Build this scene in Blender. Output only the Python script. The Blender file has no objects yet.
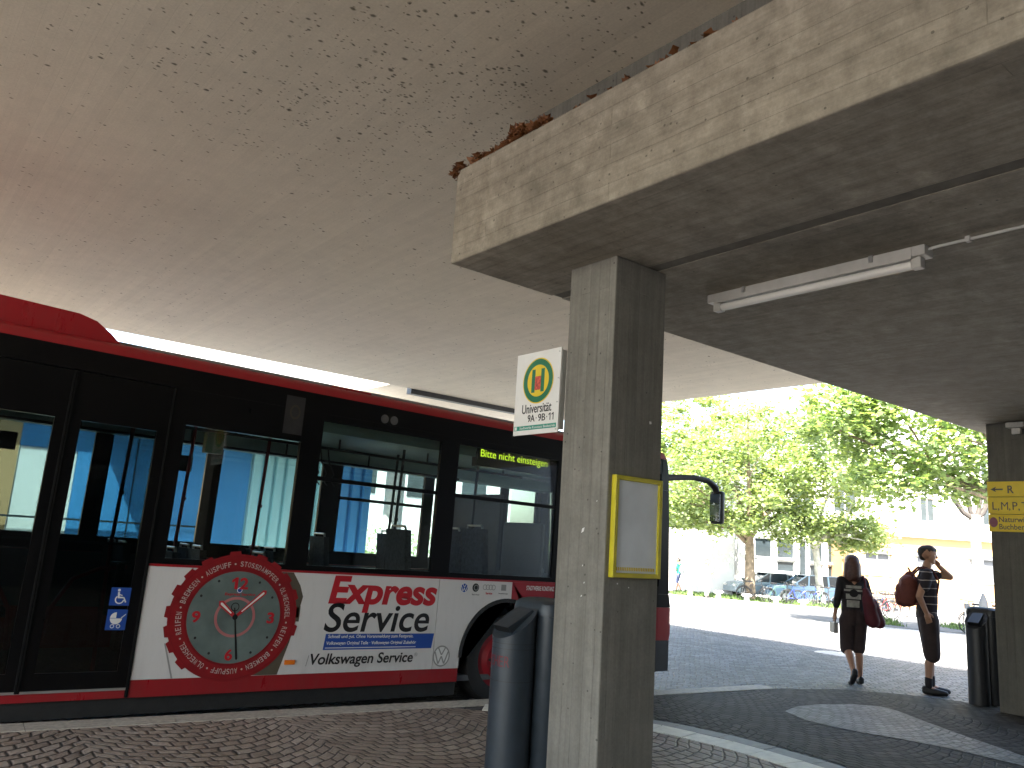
import bpy, bmesh, math, random
from mathutils import Vector, Matrix, noise as mnoise

random.seed(7)
PI = math.pi
sc = bpy.context.scene
COL = sc.collection

# ------------------------------------------------------------------ camera, sky, sun, exposure
F_PX = 801.914
AX = Vector((1018.0, 224.0, F_PX)).normalized()     # the bus direction (world X) in camera axes (right, down, forward)
AY = Vector((-657.0, 115.0, F_PX)).normalized()     # across the street (world Y)
AZ = AX.cross(AY).normalized()
EYE = Vector((0.0, 0.0, 1.52))
cam_d = bpy.data.cameras.new('camera')
cam = bpy.data.objects.new('camera', cam_d)
COL.objects.link(cam)
cam_d.sensor_width = 36.0
cam_d.lens = F_PX / 1024.0 * 36.0
cam_d.clip_start = 0.05
cam_d.clip_end = 2000.0
cam.matrix_world = Matrix(((AX.x, -AX.y, -AX.z, EYE.x), (AY.x, -AY.y, -AY.z, EYE.y), (AZ.x, -AZ.y, -AZ.z, EYE.z), (0, 0, 0, 1)))
sc.camera = cam

SUN = Vector((-0.46, -0.30, 0.85)).normalized()
world = bpy.data.worlds.new('World')
sc.world = world
world.use_nodes = True
wn = world.node_tree
sky = wn.nodes.new('ShaderNodeTexSky')
sky.sky_type = 'NISHITA'
sky.sun_disc = False
sky.sun_elevation = math.asin(SUN.z)
sky.sun_rotation = math.atan2(SUN.x, SUN.y)
sky.air_density = 1.2
sky.dust_density = 2.5
wn.links.new(sky.outputs[0], wn.nodes['Background'].inputs[0])
wn.nodes['Background'].inputs[1].default_value = 0.12
sun_d = bpy.data.lights.new('sun', 'SUN')
sun_d.energy = 5.0
sun_d.angle = math.radians(0.5)
sun_d.color = (1.0, 0.95, 0.88)
sun = bpy.data.objects.new('sun', sun_d)
COL.objects.link(sun)
sun.rotation_euler = SUN.to_track_quat('Z', 'Y').to_euler()
sun.location = SUN * 60
sc.view_settings.view_transform = 'Standard'
sc.view_settings.look = 'None'
sc.view_settings.gamma = 1.0
sc.view_settings.exposure = 3.15
sc.render.engine = 'CYCLES'
sc.cycles.use_denoising = True
sc.cycles.max_bounces = 10
sc.cycles.diffuse_bounces = 6
sc.cycles.transparent_max_bounces = 24
sc.cycles.sample_clamp_indirect = 8.0

# ------------------------------------------------------------------ helpers
def ground_z(x):
    if x < 14: return -0.008 * x
    if x < 45: return -0.112 - 0.0227 * (x - 14)
    return -0.8157

def road_z(x):
    if x < 8.5: return -0.015 * x - 0.09
    if x < 13: return -0.2175 + (x - 8.5) / 4.5 * (0.2175 - 0.104)
    return ground_z(x)

FW = Vector((0.6214, 0.7835, 0)); RT = Vector((0.7835, -0.6214, 0))
def away(u, d):
    """the ground point seen in picture column u at d metres ahead"""
    k = Vector((u - 512.0, 541.8 + 0.065 * (u - 512) - 384.0, F_PX))
    w = Vector((AX.dot(k), AY.dot(k), 0))
    w = w / w.dot(FW) * d
    return Vector((w.x, w.y, ground_z(w.x)))

def link(o, parent=None):
    COL.objects.link(o)
    if parent is not None: o.parent = parent
    return o

def tag(o, label=None, cat=None, group=None, kind=None):
    if label: o['label'] = label
    if cat: o['category'] = cat
    if group: o['group'] = group
    if kind: o['kind'] = kind
    return o

def empty(name, loc=(0, 0, 0), rot=(0, 0, 0)):
    o = bpy.data.objects.new(name, None)
    o.empty_display_size = 0.2
    o.location = loc; o.rotation_euler = rot
    return link(o)

def copy_tree(o, parent=None):
    c = o.copy(); COL.objects.link(c)
    if parent is not None: c.parent = parent
    for ch in list(o.children): copy_tree(ch, c)
    return c

class MB:
    def __init__(s): s.b = bmesh.new()
    def box(s, x0, x1, y0, y1, z0, z1, bevel=0.0):
        m = Matrix.Translation(((x0 + x1) / 2, (y0 + y1) / 2, (z0 + z1) / 2)) @ Matrix.Diagonal((abs(x1 - x0), abs(y1 - y0), abs(z1 - z0), 1))
        r = bmesh.ops.create_cube(s.b, size=1.0, matrix=m)
        if bevel > 0:
            ed = {e for v in r['verts'] for e in v.link_edges}
            bmesh.ops.bevel(s.b, geom=list(ed), offset=bevel, segments=2, affect='EDGES', profile=0.5)
        return s
    def cone(s, p0, p1, r0, r1, seg=12, caps=True):
        p0, p1 = Vector(p0), Vector(p1); d = p1 - p0
        if d.length < 1e-6: return s
        m = Matrix.Translation((p0 + p1) / 2) @ d.to_track_quat('Z', 'Y').to_matrix().to_4x4()
        bmesh.ops.create_cone(s.b, cap_ends=caps, segments=seg, radius1=r0, radius2=r1, depth=d.length, matrix=m)
        return s
    def ball(s, c, r, sub=2, scale=(1, 1, 1)):
        bmesh.ops.create_icosphere(s.b, subdivisions=sub, radius=r, matrix=Matrix.Translation(c) @ Matrix.Diagonal((*scale, 1)))
        return s
    def tube(s, pts, r, seg=8):
        pts = [Vector(p) for p in pts]; n = len(pts)
        rr = r if isinstance(r, (list, tuple)) else [r] * n
        rings = []
        up = None
        for i, p in enumerate(pts):
            t = (pts[min(i + 1, n - 1)] - pts[max(i - 1, 0)]).normalized()
            if up is None:
                a = t.orthogonal().normalized()
            else:
                a = (up - t * up.dot(t)); a = a.normalized() if a.length > 1e-5 else t.orthogonal().normalized()
            up = a; b = t.cross(a)
            rings.append([s.b.verts.new(p + (a * math.cos(2 * PI * k / seg) + b * math.sin(2 * PI * k / seg)) * rr[i]) for k in range(seg)])
        for i in range(n - 1):
            for k in range(seg):
                s.b.faces.new((rings[i][k], rings[i][(k + 1) % seg], rings[i + 1][(k + 1) % seg], rings[i + 1][k]))
        s.b.faces.new(list(reversed(rings[0]))); s.b.faces.new(rings[-1])
        return s
    def prism(s, pts, f0, f1):
        """closed 2D outline extruded: f0(a,b), f1(a,b) give the two ends"""
        A = [s.b.verts.new(f0(*p)) for p in pts]; B = [s.b.verts.new(f1(*p)) for p in pts]
        n = len(pts)
        fs = [s.b.faces.new(A), s.b.faces.new(list(reversed(B)))]
        for i in range(n): s.b.faces.new((A[i], B[i], B[(i + 1) % n], A[(i + 1) % n]))
        bmesh.ops.triangulate(s.b, faces=fs)
        return s
    def face(s, pts):
        s.b.faces.new([s.b.verts.new(p) for p in pts]); return s
    def ring(s, c, r0, r1, y0, y1, seg=48, a0=0.0, a1=2 * PI, squash=1.0):
        """flat ring in the XZ plane around c=(x,z), between y0 and y1"""
        full = abs(a1 - a0 - 2 * PI) < 1e-4
        n = seg if full else seg + 1
        V = []
        for k in range(n):
            a = a0 + (a1 - a0) * k / seg
            co, si = math.cos(a) * squash, math.sin(a)
            V.append([s.b.verts.new((c[0] + co * r, y, c[1] + si * r)) for r in (r0, r1) for y in (y0, y1)])
        for k in range(seg if full else seg):
            p, q = V[k], V[(k + 1) % n]
            for i, j in ((0, 1), (1, 3), (3, 2), (2, 0)):
                try: s.b.faces.new((p[i], p[j], q[j], q[i]))
                except ValueError: pass
        return s
    def build(s, name, mat, parent=None, smooth=False, loc=None):
        bmesh.ops.recalc_face_normals(s.b, faces=s.b.faces[:])
        me = bpy.data.meshes.new(name); s.b.to_mesh(me); s.b.free()
        if mat is not None: me.materials.append(mat)
        if smooth:
            for p in me.polygons: p.use_smooth = True
            try: me.set_sharp_from_angle(angle=math.radians(40))
            except Exception: pass
        o = bpy.data.objects.new(name, me)
        if loc is not None: o.location = loc
        return link(o, parent)

def evaluated(o):
    dg = bpy.context.evaluated_depsgraph_get()
    return bpy.data.meshes.new_from_object(o.evaluated_get(dg))

def blob(name, caps, mat, parent=None, voxel=0.012, smooth=6, extra=None):
    """one continuous surface out of tapered limbs: caps = (p0, p1, r0, r1)"""
    m = MB()
    for p0, p1, r0, r1 in caps:
        m.cone(p0, p1, r0, r1, 14)
        m.ball(p0, r0, 2); m.ball(p1, r1, 2)
    if extra: extra(m)
    me = bpy.data.meshes.new('t'); m.b.to_mesh(me); m.b.free()
    o = bpy.data.objects.new('t', me); COL.objects.link(o)
    r = o.modifiers.new('r', 'REMESH'); r.mode = 'VOXEL'; r.voxel_size = voxel
    s = o.modifiers.new('s', 'SMOOTH'); s.factor = 0.5; s.iterations = smooth
    nm = evaluated(o)
    bpy.data.objects.remove(o)
    nm.name = name
    nm.materials.clear(); nm.materials.append(mat)
    for p in nm.polygons: p.use_smooth = True
    return link(bpy.data.objects.new(name, nm), parent)

def text(name, s, mat, parent, place, box, bold=0.0, shear=0.0, depth=0.0015, keep=False, fit_h=True):
    """lettering fitted to box=(a0,a1,b0,b1); place(a,b,out) -> point"""
    cu = bpy.data.curves.new('t', 'FONT'); cu.body = s; cu.size = 1.0; cu.offset = bold; cu.shear = shear
    cu.extrude = 0.5; cu.resolution_u = 6; cu.fill_mode = 'BOTH'
    o = bpy.data.objects.new('t', cu); COL.objects.link(o)
    me = evaluated(o); bpy.data.objects.remove(o)
    xs = [v.co.x for v in me.vertices]; ys = [v.co.y for v in me.vertices]
    x0, x1, y0, y1 = min(xs), max(xs), min(ys), max(ys)
    a0, a1, b0, b1 = box
    kx = (a1 - a0) / (x1 - x0); ky = (b1 - b0) / (y1 - y0)
    if keep: kx = ky = min(kx, ky); a0 = (a0 + a1) / 2 - kx * (x1 - x0) / 2
    for v in me.vertices:
        v.co = place(a0 + (v.co.x - x0) * kx, b0 + (v.co.y - y0) * ky, depth if v.co.z > 0 else 0.0)
    me.name = name; me.materials.clear(); me.materials.append(mat)
    return link(bpy.data.objects.new(name, me), parent)

# ------------------------------------------------------------------ materials
def nodes(name):
    m = bpy.data.materials.new(name); m.use_nodes = True
    t = m.node_tree
    return m, t, t.nodes['Principled BSDF']

def N(t, kind, **kw):
    n = t.nodes.new('ShaderNode' + kind)
    for k, v in kw.items():
        if k.startswith('i_'):
            key = k[2:]
            n.inputs[int(key) if key.isdigit() else key.replace('_', ' ')].default_value = v
        else: setattr(n, k, v)
    return n

def L(t, a, b): t.links.new(a, b)

def mixc(t, fac, a, b, mode='MIX'):
    n = N(t, 'Mix', data_type='RGBA', blend_type=mode)
    for sock, val in ((n.inputs[0], fac), (n.inputs[6], a), (n.inputs[7], b)):
        if hasattr(val, 'links'): L(t, val, sock)
        else: sock.default_value = val if not isinstance(val, tuple) or len(val) == 4 else (*val, 1)
    return n.outputs[2]

def math_(t, op, a, b=None, c=None):
    n = N(t, 'Math', operation=op)
    for i, v in enumerate((a, b, c)):
        if v is None: continue
        if hasattr(v, 'links'): L(t, v, n.inputs[i])
        else: n.inputs[i].default_value = v
    return n.outputs[0]

def ramp(t, src, p0, p1, c0=(0, 0, 0, 1), c1=(1, 1, 1, 1)):
    r = N(t, 'ValToRGB'); e = r.color_ramp.elements
    e[0].position = p0; e[1].position = p1; e[0].color = c0; e[1].color = c1
    L(t, src, r.inputs[0]); return r.outputs[0]

def noise(t, vec, scale, detail=4.0, rough=0.55):
    n = N(t, 'TexNoise'); n.inputs['Scale'].default_value = scale; n.inputs['Detail'].default_value = detail; n.inputs['Roughness'].default_value = rough
    if vec is not None: L(t, vec, n.inputs['Vector'])
    return n.outputs[0]

def coords(t): return N(t, 'TexCoord').outputs['Object']

def c4(c): return (*c, 1.0)

def plain(name, col, rough=0.5, metal=0.0, var=0.12, scale=6.0, bump=0.0, spec=0.5, coat=0.0):
    m, t, p = nodes(name)
    v = coords(t)
    n1 = noise(t, v, scale, 5.0)
    dark = tuple(c * (1 - var) for c in col); light = tuple(min(1, c * (1 + var)) for c in col)
    L(t, mixc(t, ramp(t, n1, 0.3, 0.7), c4(dark), c4(light)), p.inputs['Base Color'])
    p.inputs['Metallic'].default_value = metal
    p.inputs['Specular IOR Level'].default_value = spec
    p.inputs['Coat Weight'].default_value = coat
    L(t, math_(t, 'ADD', rough - 0.06, math_(t, 'MULTIPLY', noise(t, v, scale * 3, 3.0), 0.12)), p.inputs['Roughness'])
    if bump > 0:
        b = N(t, 'Bump'); b.inputs['Strength'].default_value = bump; b.inputs['Distance'].default_value = 0.01
        L(t, noise(t, v, scale * 8, 4.0), b.inputs['Height']); L(t, b.outputs[0], p.inputs['Normal'])
    return m

def glass(name, tint=(0.6, 0.68, 0.66), gloss=0.05):
    m = bpy.data.materials.new(name); m.use_nodes = True
    t = m.node_tree; t.nodes.clear()
    out = N(t, 'OutputMaterial'); mix = N(t, 'MixShader')
    tr = N(t, 'BsdfTransparent'); tr.inputs[0].default_value = c4(tint)
    gl = N(t, 'BsdfGlossy'); gl.inputs['Roughness'].default_value = gloss
    fr = N(t, 'Fresnel'); fr.inputs[0].default_value = 1.5
    L(t, fr.outputs[0], mix.inputs[0]); L(t, tr.outputs[0], mix.inputs[1]); L(t, gl.outputs[0], mix.inputs[2]); L(t, mix.outputs[0], out.inputs[0])
    return m

def concrete(name, col, along, across, board=0.11, length=2.6, spots=None, grime=0.5, contrast=0.16, bumpk=0.5, streak=0.26, mottle=0.45):
    """board-marked concrete; along / across are the weights of x, y, z for the board direction"""
    m, t, p = nodes(name)
    v = coords(t)
    sep = N(t, 'SeparateXYZ'); L(t, v, sep.inputs[0])
    def combo(w):
        r = None
        for i in range(3):
            if w[i]:
                q = math_(t, 'MULTIPLY', sep.outputs[i], float(w[i]))
                r = q if r is None else math_(t, 'ADD', r, q)
        return r
    a, b = combo(along), combo(across)
    wob = math_(t, 'MULTIPLY', noise(t, v, 1.3, 2.0), 0.02)
    cv = N(t, 'CombineXYZ'); L(t, a, cv.inputs[0]); L(t, math_(t, 'ADD', b, wob), cv.inputs[1])
    br = N(t, 'TexBrick', offset=0.37, offset_frequency=2)
    br.inputs['Scale'].default_value = 1.0
    br.inputs['Brick Width'].default_value = length; br.inputs['Row Height'].default_value = board
    br.inputs['Mortar Size'].default_value = 0.0022; br.inputs['Mortar Smooth'].default_value = 0.6
    br.inputs['Color1'].default_value = (0.35, 0.35, 0.35, 1); br.inputs['Color2'].default_value = (0.65, 0.65, 0.65, 1); br.inputs['Mortar'].default_value = (0.3, 0.3, 0.3, 1)
    L(t, cv.outputs[0], br.inputs['Vector'])
    # wood grain streaks along the boards
    gv = N(t, 'CombineXYZ'); L(t, math_(t, 'MULTIPLY', a, 0.9), gv.inputs[0]); L(t, math_(t, 'MULTIPLY', b, 26.0), gv.inputs[1])
    L(t, math_(t, 'MULTIPLY', combo((1, 1, 1)), 0.3), gv.inputs[2])
    grain = noise(t, gv.outputs[0], 1.0, 5.0, 0.65)
    big = noise(t, v, 0.55, 5.0, 0.6)
    med = noise(t, v, 3.2, 6.0, 0.65)
    fine = noise(t, v, 60.0, 3.0, 0.6)
    dk = tuple(c * (1 - contrast * 1.9) for c in col); lt = tuple(min(1, c * (1 + contrast)) for c in col)
    base = mixc(t, br.outputs['Color'], c4(dk), c4(lt))
    base = mixc(t, ramp(t, grain, 0.30, 0.72), mixc(t, 1.0, base, (1 - streak, 1 - streak * 1.02, 1 - streak * 1.05, 1), 'MULTIPLY'), base)
    stain = tuple(c * 0.5 for c in col)
    base = mixc(t, math_(t, 'MULTIPLY', ramp(t, big, 0.52, 0.75), grime), base, c4(stain))
    base = mixc(t, math_(t, 'MULTIPLY', ramp(t, med, 0.55, 0.8), mottle * grime), base, c4(tuple(min(1, c * 1.35) for c in col)))
    blot = noise(t, v, 5.5, 8.0, 0.72)
    base = mixc(t, min(1.0, mottle), base, mixc(t, 1.0, base, ramp(t, blot, 0.33, 0.68, (0.70, 0.69, 0.67, 1), (1.25, 1.24, 1.22, 1)), 'MULTIPLY'))
    base = mixc(t, 0.25, base, mixc(t, 1.0, base, ramp(t, fine, 0.25, 0.75, (0.6, 0.6, 0.6, 1), (1.3, 1.3, 1.3, 1)), 'MULTIPLY'))
    # pores
    vo = N(t, 'TexVoronoi'); vo.inputs['Scale'].default_value = 16.0; L(t, v, vo.inputs['Vector'])
    vs = N(t, 'SeparateColor'); L(t, vo.outputs['Color'], vs.inputs[0])
    pore = math_(t, 'MULTIPLY', math_(t, 'LESS_THAN', vo.outputs['Distance'], 0.11), math_(t, 'GREATER_THAN', vs.outputs[0], 0.86))
    base = mixc(t, math_(t, 'MULTIPLY', pore, 0.7), base, c4(tuple(c * 0.22 for c in col)))
    if spots:
        # mould spots in drifts: denser towards the given centre
        cx, cy, rad = spots
        dx = math_(t, 'SUBTRACT', sep.outputs[0], cx); dy = math_(t, 'SUBTRACT', sep.outputs[1], cy)
        d2 = math_(t, 'SQRT', math_(t, 'ADD', math_(t, 'MULTIPLY', dx, dx), math_(t, 'MULTIPLY', dy, dy)))
        near = ramp(t, math_(t, 'DIVIDE', d2, rad), 0.0, 1.0, (1, 1, 1, 1), (0, 0, 0, 1))
        clump = noise(t, v, 1.6, 3.0)
        for sca, rr, thr0, span in ((11.0, 0.21, 0.968, 0.50), (19.0, 0.30, 0.972, 0.66), (28.0, 0.32, 0.985, 0.85)):
            wv = N(t, 'CombineXYZ'); nn = noise(t, v, 9.0, 2.0)
            L(t, math_(t, 'ADD', sep.outputs[0], math_(t, 'MULTIPLY', nn, 0.05)), wv.inputs[0])
            L(t, math_(t, 'ADD', math_(t, 'MULTIPLY', sep.outputs[1], 1.5), math_(t, 'MULTIPLY', nn, 0.09)), wv.inputs[1])
            vo2 = N(t, 'TexVoronoi'); vo2.inputs['Scale'].default_value = sca; L(t, wv.outputs[0], vo2.inputs['Vector'])
            s2 = N(t, 'SeparateColor'); L(t, vo2.outputs['Color'], s2.inputs[0])
            thr = math_(t, 'SUBTRACT', thr0, math_(t, 'MULTIPLY', math_(t, 'MULTIPLY', near, ramp(t, clump, 0.3, 0.75)), span))
            on = math_(t, 'GREATER_THAN', s2.outputs[0], thr)
            sz = math_(t, 'MULTIPLY', math_(t, 'ADD', 0.5, s2.outputs[1]), rr)
            soft = math_(t, 'SUBTRACT', 1.0, math_(t, 'DIVIDE', vo2.outputs['Distance'], sz))
            soft = ramp(t, soft, 0.0, 0.55)
            base = mixc(t, math_(t, 'MULTIPLY', math_(t, 'MULTIPLY', on, soft), 0.8), base, (0.035, 0.028, 0.018, 1))
    L(t, base, p.inputs['Base Color'])
    p.inputs['Roughness'].default_value = 0.82; p.inputs['Specular IOR Level'].default_value = 0.3
    h = math_(t, 'ADD', math_(t, 'MULTIPLY', br.outputs['Fac'], -0.6), math_(t, 'ADD', math_(t, 'MULTIPLY', grain, 0.5), math_(t, 'MULTIPLY', med, 0.5)))
    h = math_(t, 'SUBTRACT', h, math_(t, 'MULTIPLY', pore, 0.8))
    bu = N(t, 'Bump'); bu.inputs['Strength'].default_value = bumpk; bu.inputs['Distance'].default_value = 0.012
    L(t, h, bu.inputs['Height']); L(t, bu.outputs[0], p.inputs['Normal'])
    return m

def cobbles(name, c1, c2, mortar, arc=1.5, amp=0.30, size=0.10, rough=0.6, rot=0.0, bumpk=1.0, spec=0.45):
    """small setts laid in segmental arcs"""
    m, t, p = nodes(name)
    v0 = coords(t)
    mp = N(t, 'Mapping'); mp.inputs['Rotation'].default_value = (0, 0, rot); L(t, v0, mp.inputs['Vector'])
    v = mp.outputs[0]
    sep = N(t, 'SeparateXYZ'); L(t, v, sep.inputs[0])
    wx = math_(t, 'MULTIPLY', math_(t, 'SUBTRACT', noise(t, v, 2.5, 2.0), 0.5), 0.10)
    wy = math_(t, 'MULTIPLY', math_(t, 'SUBTRACT', noise(t, v, 3.1, 2.0), 0.5), 0.12)
    ph = math_(t, 'MULTIPLY', math_(t, 'SUBTRACT', math_(t, 'FRACT', math_(t, 'DIVIDE', sep.outputs[0], arc)), 0.5), 2.0)
    bow = math_(t, 'MULTIPLY', math_(t, 'MULTIPLY', ph, ph), -amp)
    cv = N(t, 'CombineXYZ')
    L(t, math_(t, 'ADD', sep.outputs[0], wx), cv.inputs[0]); L(t, math_(t, 'ADD', math_(t, 'ADD', sep.outputs[1], bow), wy), cv.inputs[1])
    br = N(t, 'TexBrick', offset=0.5, offset_frequency=2)
    br.inputs['Scale'].default_value = 1.0; br.inputs['Brick Width'].default_value = size * 1.12; br.inputs['Row Height'].default_value = size
    br.inputs['Mortar Size'].default_value = size * 0.11; br.inputs['Mortar Smooth'].default_value = 0.9; br.inputs['Bias'].default_value = 0.0
    br.inputs['Color1'].default_value = c4(c1); br.inputs['Color2'].default_value = c4(c2); br.inputs['Mortar'].default_value = c4(mortar)
    L(t, cv.outputs[0], br.inputs['Vector'])
    g = N(t, 'TexBrick', offset=0.5, offset_frequency=2)
    g.inputs['Scale'].default_value = 1.0; g.inputs['Brick Width'].default_value = size * 1.12; g.inputs['Row Height'].default_value = size
    g.inputs['Mortar Size'].default_value = size * 0.16; g.inputs['Mortar Smooth'].default_value = 1.0
    g.inputs['Color1'].default_value = (0.55, 0.55, 0.55, 1); g.inputs['Color2'].default_value = (1, 1, 1, 1); g.inputs['Mortar'].default_value = (0, 0, 0, 1)
    L(t, cv.outputs[0], g.inputs['Vector'])
    big = noise(t, v0, 0.5, 4.0)
    col = mixc(t, ramp(t, big, 0.35, 0.7), mixc(t, 1.0, br.outputs['Color'], (0.72, 0.70, 0.68, 1), 'MULTIPLY'), br.outputs['Color'])
    st = noise(t, v0, 1.7, 5.0, 0.6)
    col = mixc(t, ramp(t, st, 0.56, 0.72), col, mixc(t, 1.0, col, (0.55, 0.53, 0.50, 1), 'MULTIPLY'))
    gum = N(t, 'TexVoronoi'); gum.inputs['Scale'].default_value = 3.3; L(t, v0, gum.inputs['Vector'])
    gs = N(t, 'SeparateColor'); L(t, gum.outputs['Color'], gs.inputs[0])
    gm = math_(t, 'MULTIPLY', math_(t, 'LESS_THAN', gum.outputs['Distance'], 0.055), math_(t, 'GREATER_THAN', gs.outputs[0], 0.55))
    col = mixc(t, math_(t, 'MULTIPLY', gm, 0.45), col, (0.04, 0.038, 0.035, 1))
    sp = noise(t, v0, 45.0, 3.0)
    col = mixc(t, 0.35, col, mixc(t, 1.0, col, ramp(t, sp, 0.25, 0.7, (0.5, 0.5, 0.5, 1), (1.35, 1.35, 1.35, 1)), 'MULTIPLY'))
    L(t, col, p.inputs['Base Color'])
    p.inputs['Roughness'].default_value = rough; p.inputs['Specular IOR Level'].default_value = spec
    h = math_(t, 'ADD', g.outputs['Color'], math_(t, 'MULTIPLY', noise(t, v0, 30.0, 3.0), 0.45))
    bu = N(t, 'Bump'); bu.inputs['Strength'].default_value = bumpk; bu.inputs['Distance'].default_value = 0.025
    L(t, h, bu.inputs['Height']); L(t, bu.outputs[0], p.inputs['Normal'])
    return m

def leafmat(name, c1, c2, trans=0.45):
    m = bpy.data.materials.new(name); m.use_nodes = True
    t = m.node_tree; t.nodes.clear()
    out = N(t, 'OutputMaterial'); mix = N(t, 'MixShader'); mix.inputs[0].default_value = trans
    d = N(t, 'BsdfPrincipled'); d.inputs['Roughness'].default_value = 0.5
    tr = N(t, 'BsdfTranslucent')
    ge = N(t, 'NewGeometry')
    col = mixc(t, ge.outputs['Random Per Island'], c4(c1), c4(c2))
    L(t, col, d.inputs['Base Color'])
    L(t, mixc(t, 1.0, col, (1.5, 1.5, 0.6, 1), 'MULTIPLY'), tr.inputs[0])
    L(t, d.outputs[0], mix.inputs[1]); L(t, tr.outputs[0], mix.inputs[2]); L(t, mix.outputs[0], out.inputs[0])
    return m

def emit(name, col, strength):
    m, t, p = nodes(name)
    p.inputs['Base Color'].default_value = c4(tuple(c * 0.6 for c in col))
    p.inputs['Emission Color'].default_value = c4(col); p.inputs['Emission Strength'].default_value = strength
    return m

M = {}
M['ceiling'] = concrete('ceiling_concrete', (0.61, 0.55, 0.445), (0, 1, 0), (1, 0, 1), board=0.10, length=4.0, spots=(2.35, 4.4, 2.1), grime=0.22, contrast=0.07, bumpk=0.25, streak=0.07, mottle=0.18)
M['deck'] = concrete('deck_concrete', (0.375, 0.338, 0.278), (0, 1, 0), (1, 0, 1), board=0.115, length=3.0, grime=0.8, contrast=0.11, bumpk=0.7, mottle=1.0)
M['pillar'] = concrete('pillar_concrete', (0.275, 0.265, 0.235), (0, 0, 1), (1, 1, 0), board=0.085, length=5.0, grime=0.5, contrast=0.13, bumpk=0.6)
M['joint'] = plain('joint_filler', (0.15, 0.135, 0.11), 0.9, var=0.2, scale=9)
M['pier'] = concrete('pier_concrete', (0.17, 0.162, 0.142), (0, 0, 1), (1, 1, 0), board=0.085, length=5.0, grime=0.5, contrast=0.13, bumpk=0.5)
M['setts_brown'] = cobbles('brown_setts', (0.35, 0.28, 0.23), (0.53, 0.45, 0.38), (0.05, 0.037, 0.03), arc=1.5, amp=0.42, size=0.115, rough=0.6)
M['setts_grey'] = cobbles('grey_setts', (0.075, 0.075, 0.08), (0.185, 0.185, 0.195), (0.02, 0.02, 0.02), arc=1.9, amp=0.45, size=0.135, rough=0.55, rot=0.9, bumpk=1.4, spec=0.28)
M['hall'] = plain('blocker_cladding', (0.10, 0.10, 0.105), 0.8, var=0.2, scale=9)
M['setts_sunlit'] = cobbles('sunlit_setts', (0.34, 0.335, 0.32), (0.46, 0.45, 0.43), (0.14, 0.14, 0.13), arc=1.9, amp=0.45, size=0.125, rough=0.6, rot=0.9)
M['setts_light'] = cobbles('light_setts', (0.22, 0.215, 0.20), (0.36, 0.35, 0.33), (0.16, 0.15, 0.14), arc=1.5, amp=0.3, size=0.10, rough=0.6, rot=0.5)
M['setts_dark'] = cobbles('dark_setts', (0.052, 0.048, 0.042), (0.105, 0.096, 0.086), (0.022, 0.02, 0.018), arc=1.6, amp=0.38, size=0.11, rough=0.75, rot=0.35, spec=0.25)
M['granite'] = plain('granite', (0.46, 0.43, 0.37), 0.7, var=0.25, scale=25, bump=0.2)
M['tile_white'] = plain('white_tile', (0.88, 0.87, 0.78), 0.55, var=0.1, scale=14, bump=0.15)
M['tile_grey'] = plain('grey_tile', (0.30, 0.30, 0.29), 0.6, var=0.15, scale=14, bump=0.15)
M['asphalt'] = plain('asphalt', (0.07, 0.07, 0.068), 0.8, var=0.25, scale=3, bump=0.4)
def bus_paint(name, col, rough):
    m, t, p = nodes(name)
    v = coords(t); sep = N(t, 'SeparateXYZ'); L(t, v, sep.inputs[0])
    sv = N(t, 'Mapping'); sv.inputs['Scale'].default_value = (3.0, 3.0, 0.8); L(t, v, sv.inputs['Vector'])
    run = noise(t, sv.outputs[0], 2.2, 6.0, 0.65)
    splash = math_(t, 'MULTIPLY', math_(t, 'SUBTRACT', 1.0, math_(t, 'MINIMUM', 1.0, math_(t, 'DIVIDE', sep.outputs[2], 0.75))), ramp(t, run, 0.3, 0.75))
    base = mixc(t, math_(t, 'MULTIPLY', splash, 0.3), c4(col), (0.06, 0.05, 0.042, 1))
    base = mixc(t, math_(t, 'MULTIPLY', ramp(t, noise(t, sv.outputs[0], 5.0, 6.0, 0.7), 0.5, 0.8), 0.10), base, (0.12, 0.11, 0.10, 1))
    L(t, base, p.inputs['Base Color'])
    L(t, math_(t, 'ADD', rough, math_(t, 'MULTIPLY', run, 0.15)), p.inputs['Roughness'])
    p.inputs['Coat Weight'].default_value = 0.3
    bu = N(t, 'Bump'); bu.inputs['Strength'].default_value = 0.06; bu.inputs['Distance'].default_value = 0.02
    L(t, noise(t, v, 1.6, 2.0), bu.inputs['Height']); L(t, bu.outputs[0], p.inputs['Normal'])
    return m
M['red'] = bus_paint('red_paint', (0.32, 0.009, 0.016), 0.22)
M['white'] = bus_paint('white_paint', (0.70, 0.69, 0.68), 0.24)
M['black'] = plain('black_gloss', (0.004, 0.004, 0.0045), 0.30, var=0.2, scale=2, spec=0.22)
M['rubber'] = plain('rubber', (0.018, 0.018, 0.018), 0.75, var=0.2, scale=12, bump=0.15)
M['seal'] = plain('seal_rubber', (0.004, 0.004, 0.004), 0.8, var=0.2, spec=0.1)
M['dark'] = plain('dark_plastic', (0.025, 0.026, 0.028), 0.5, var=0.2, scale=8)
M['inner'] = plain('interior_grey', (0.10, 0.105, 0.11), 0.6, var=0.1, scale=3)
M['inner_top'] = plain('interior_ceiling', (0.5, 0.63, 0.58), 0.5, var=0.08, scale=3)
M['seat'] = plain('seat_cloth', (0.05, 0.055, 0.06), 0.85, var=0.5, scale=30, bump=0.2)
M['red_rail'] = plain('red_rail', (0.26, 0.012, 0.02), 0.35, var=0.05)
M['steel'] = plain('steel', (0.55, 0.55, 0.54), 0.35, metal=0.8, var=0.1)
M['busglass'] = glass('bus_glass', (0.78, 0.84, 0.83), 0.02)
M['doorglass'] = glass('door_glass', (0.42, 0.50, 0.50), 0.02)
M['blue_dec'] = plain('blue_print', (0.015, 0.07, 0.34), 0.4, var=0.06)
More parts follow.
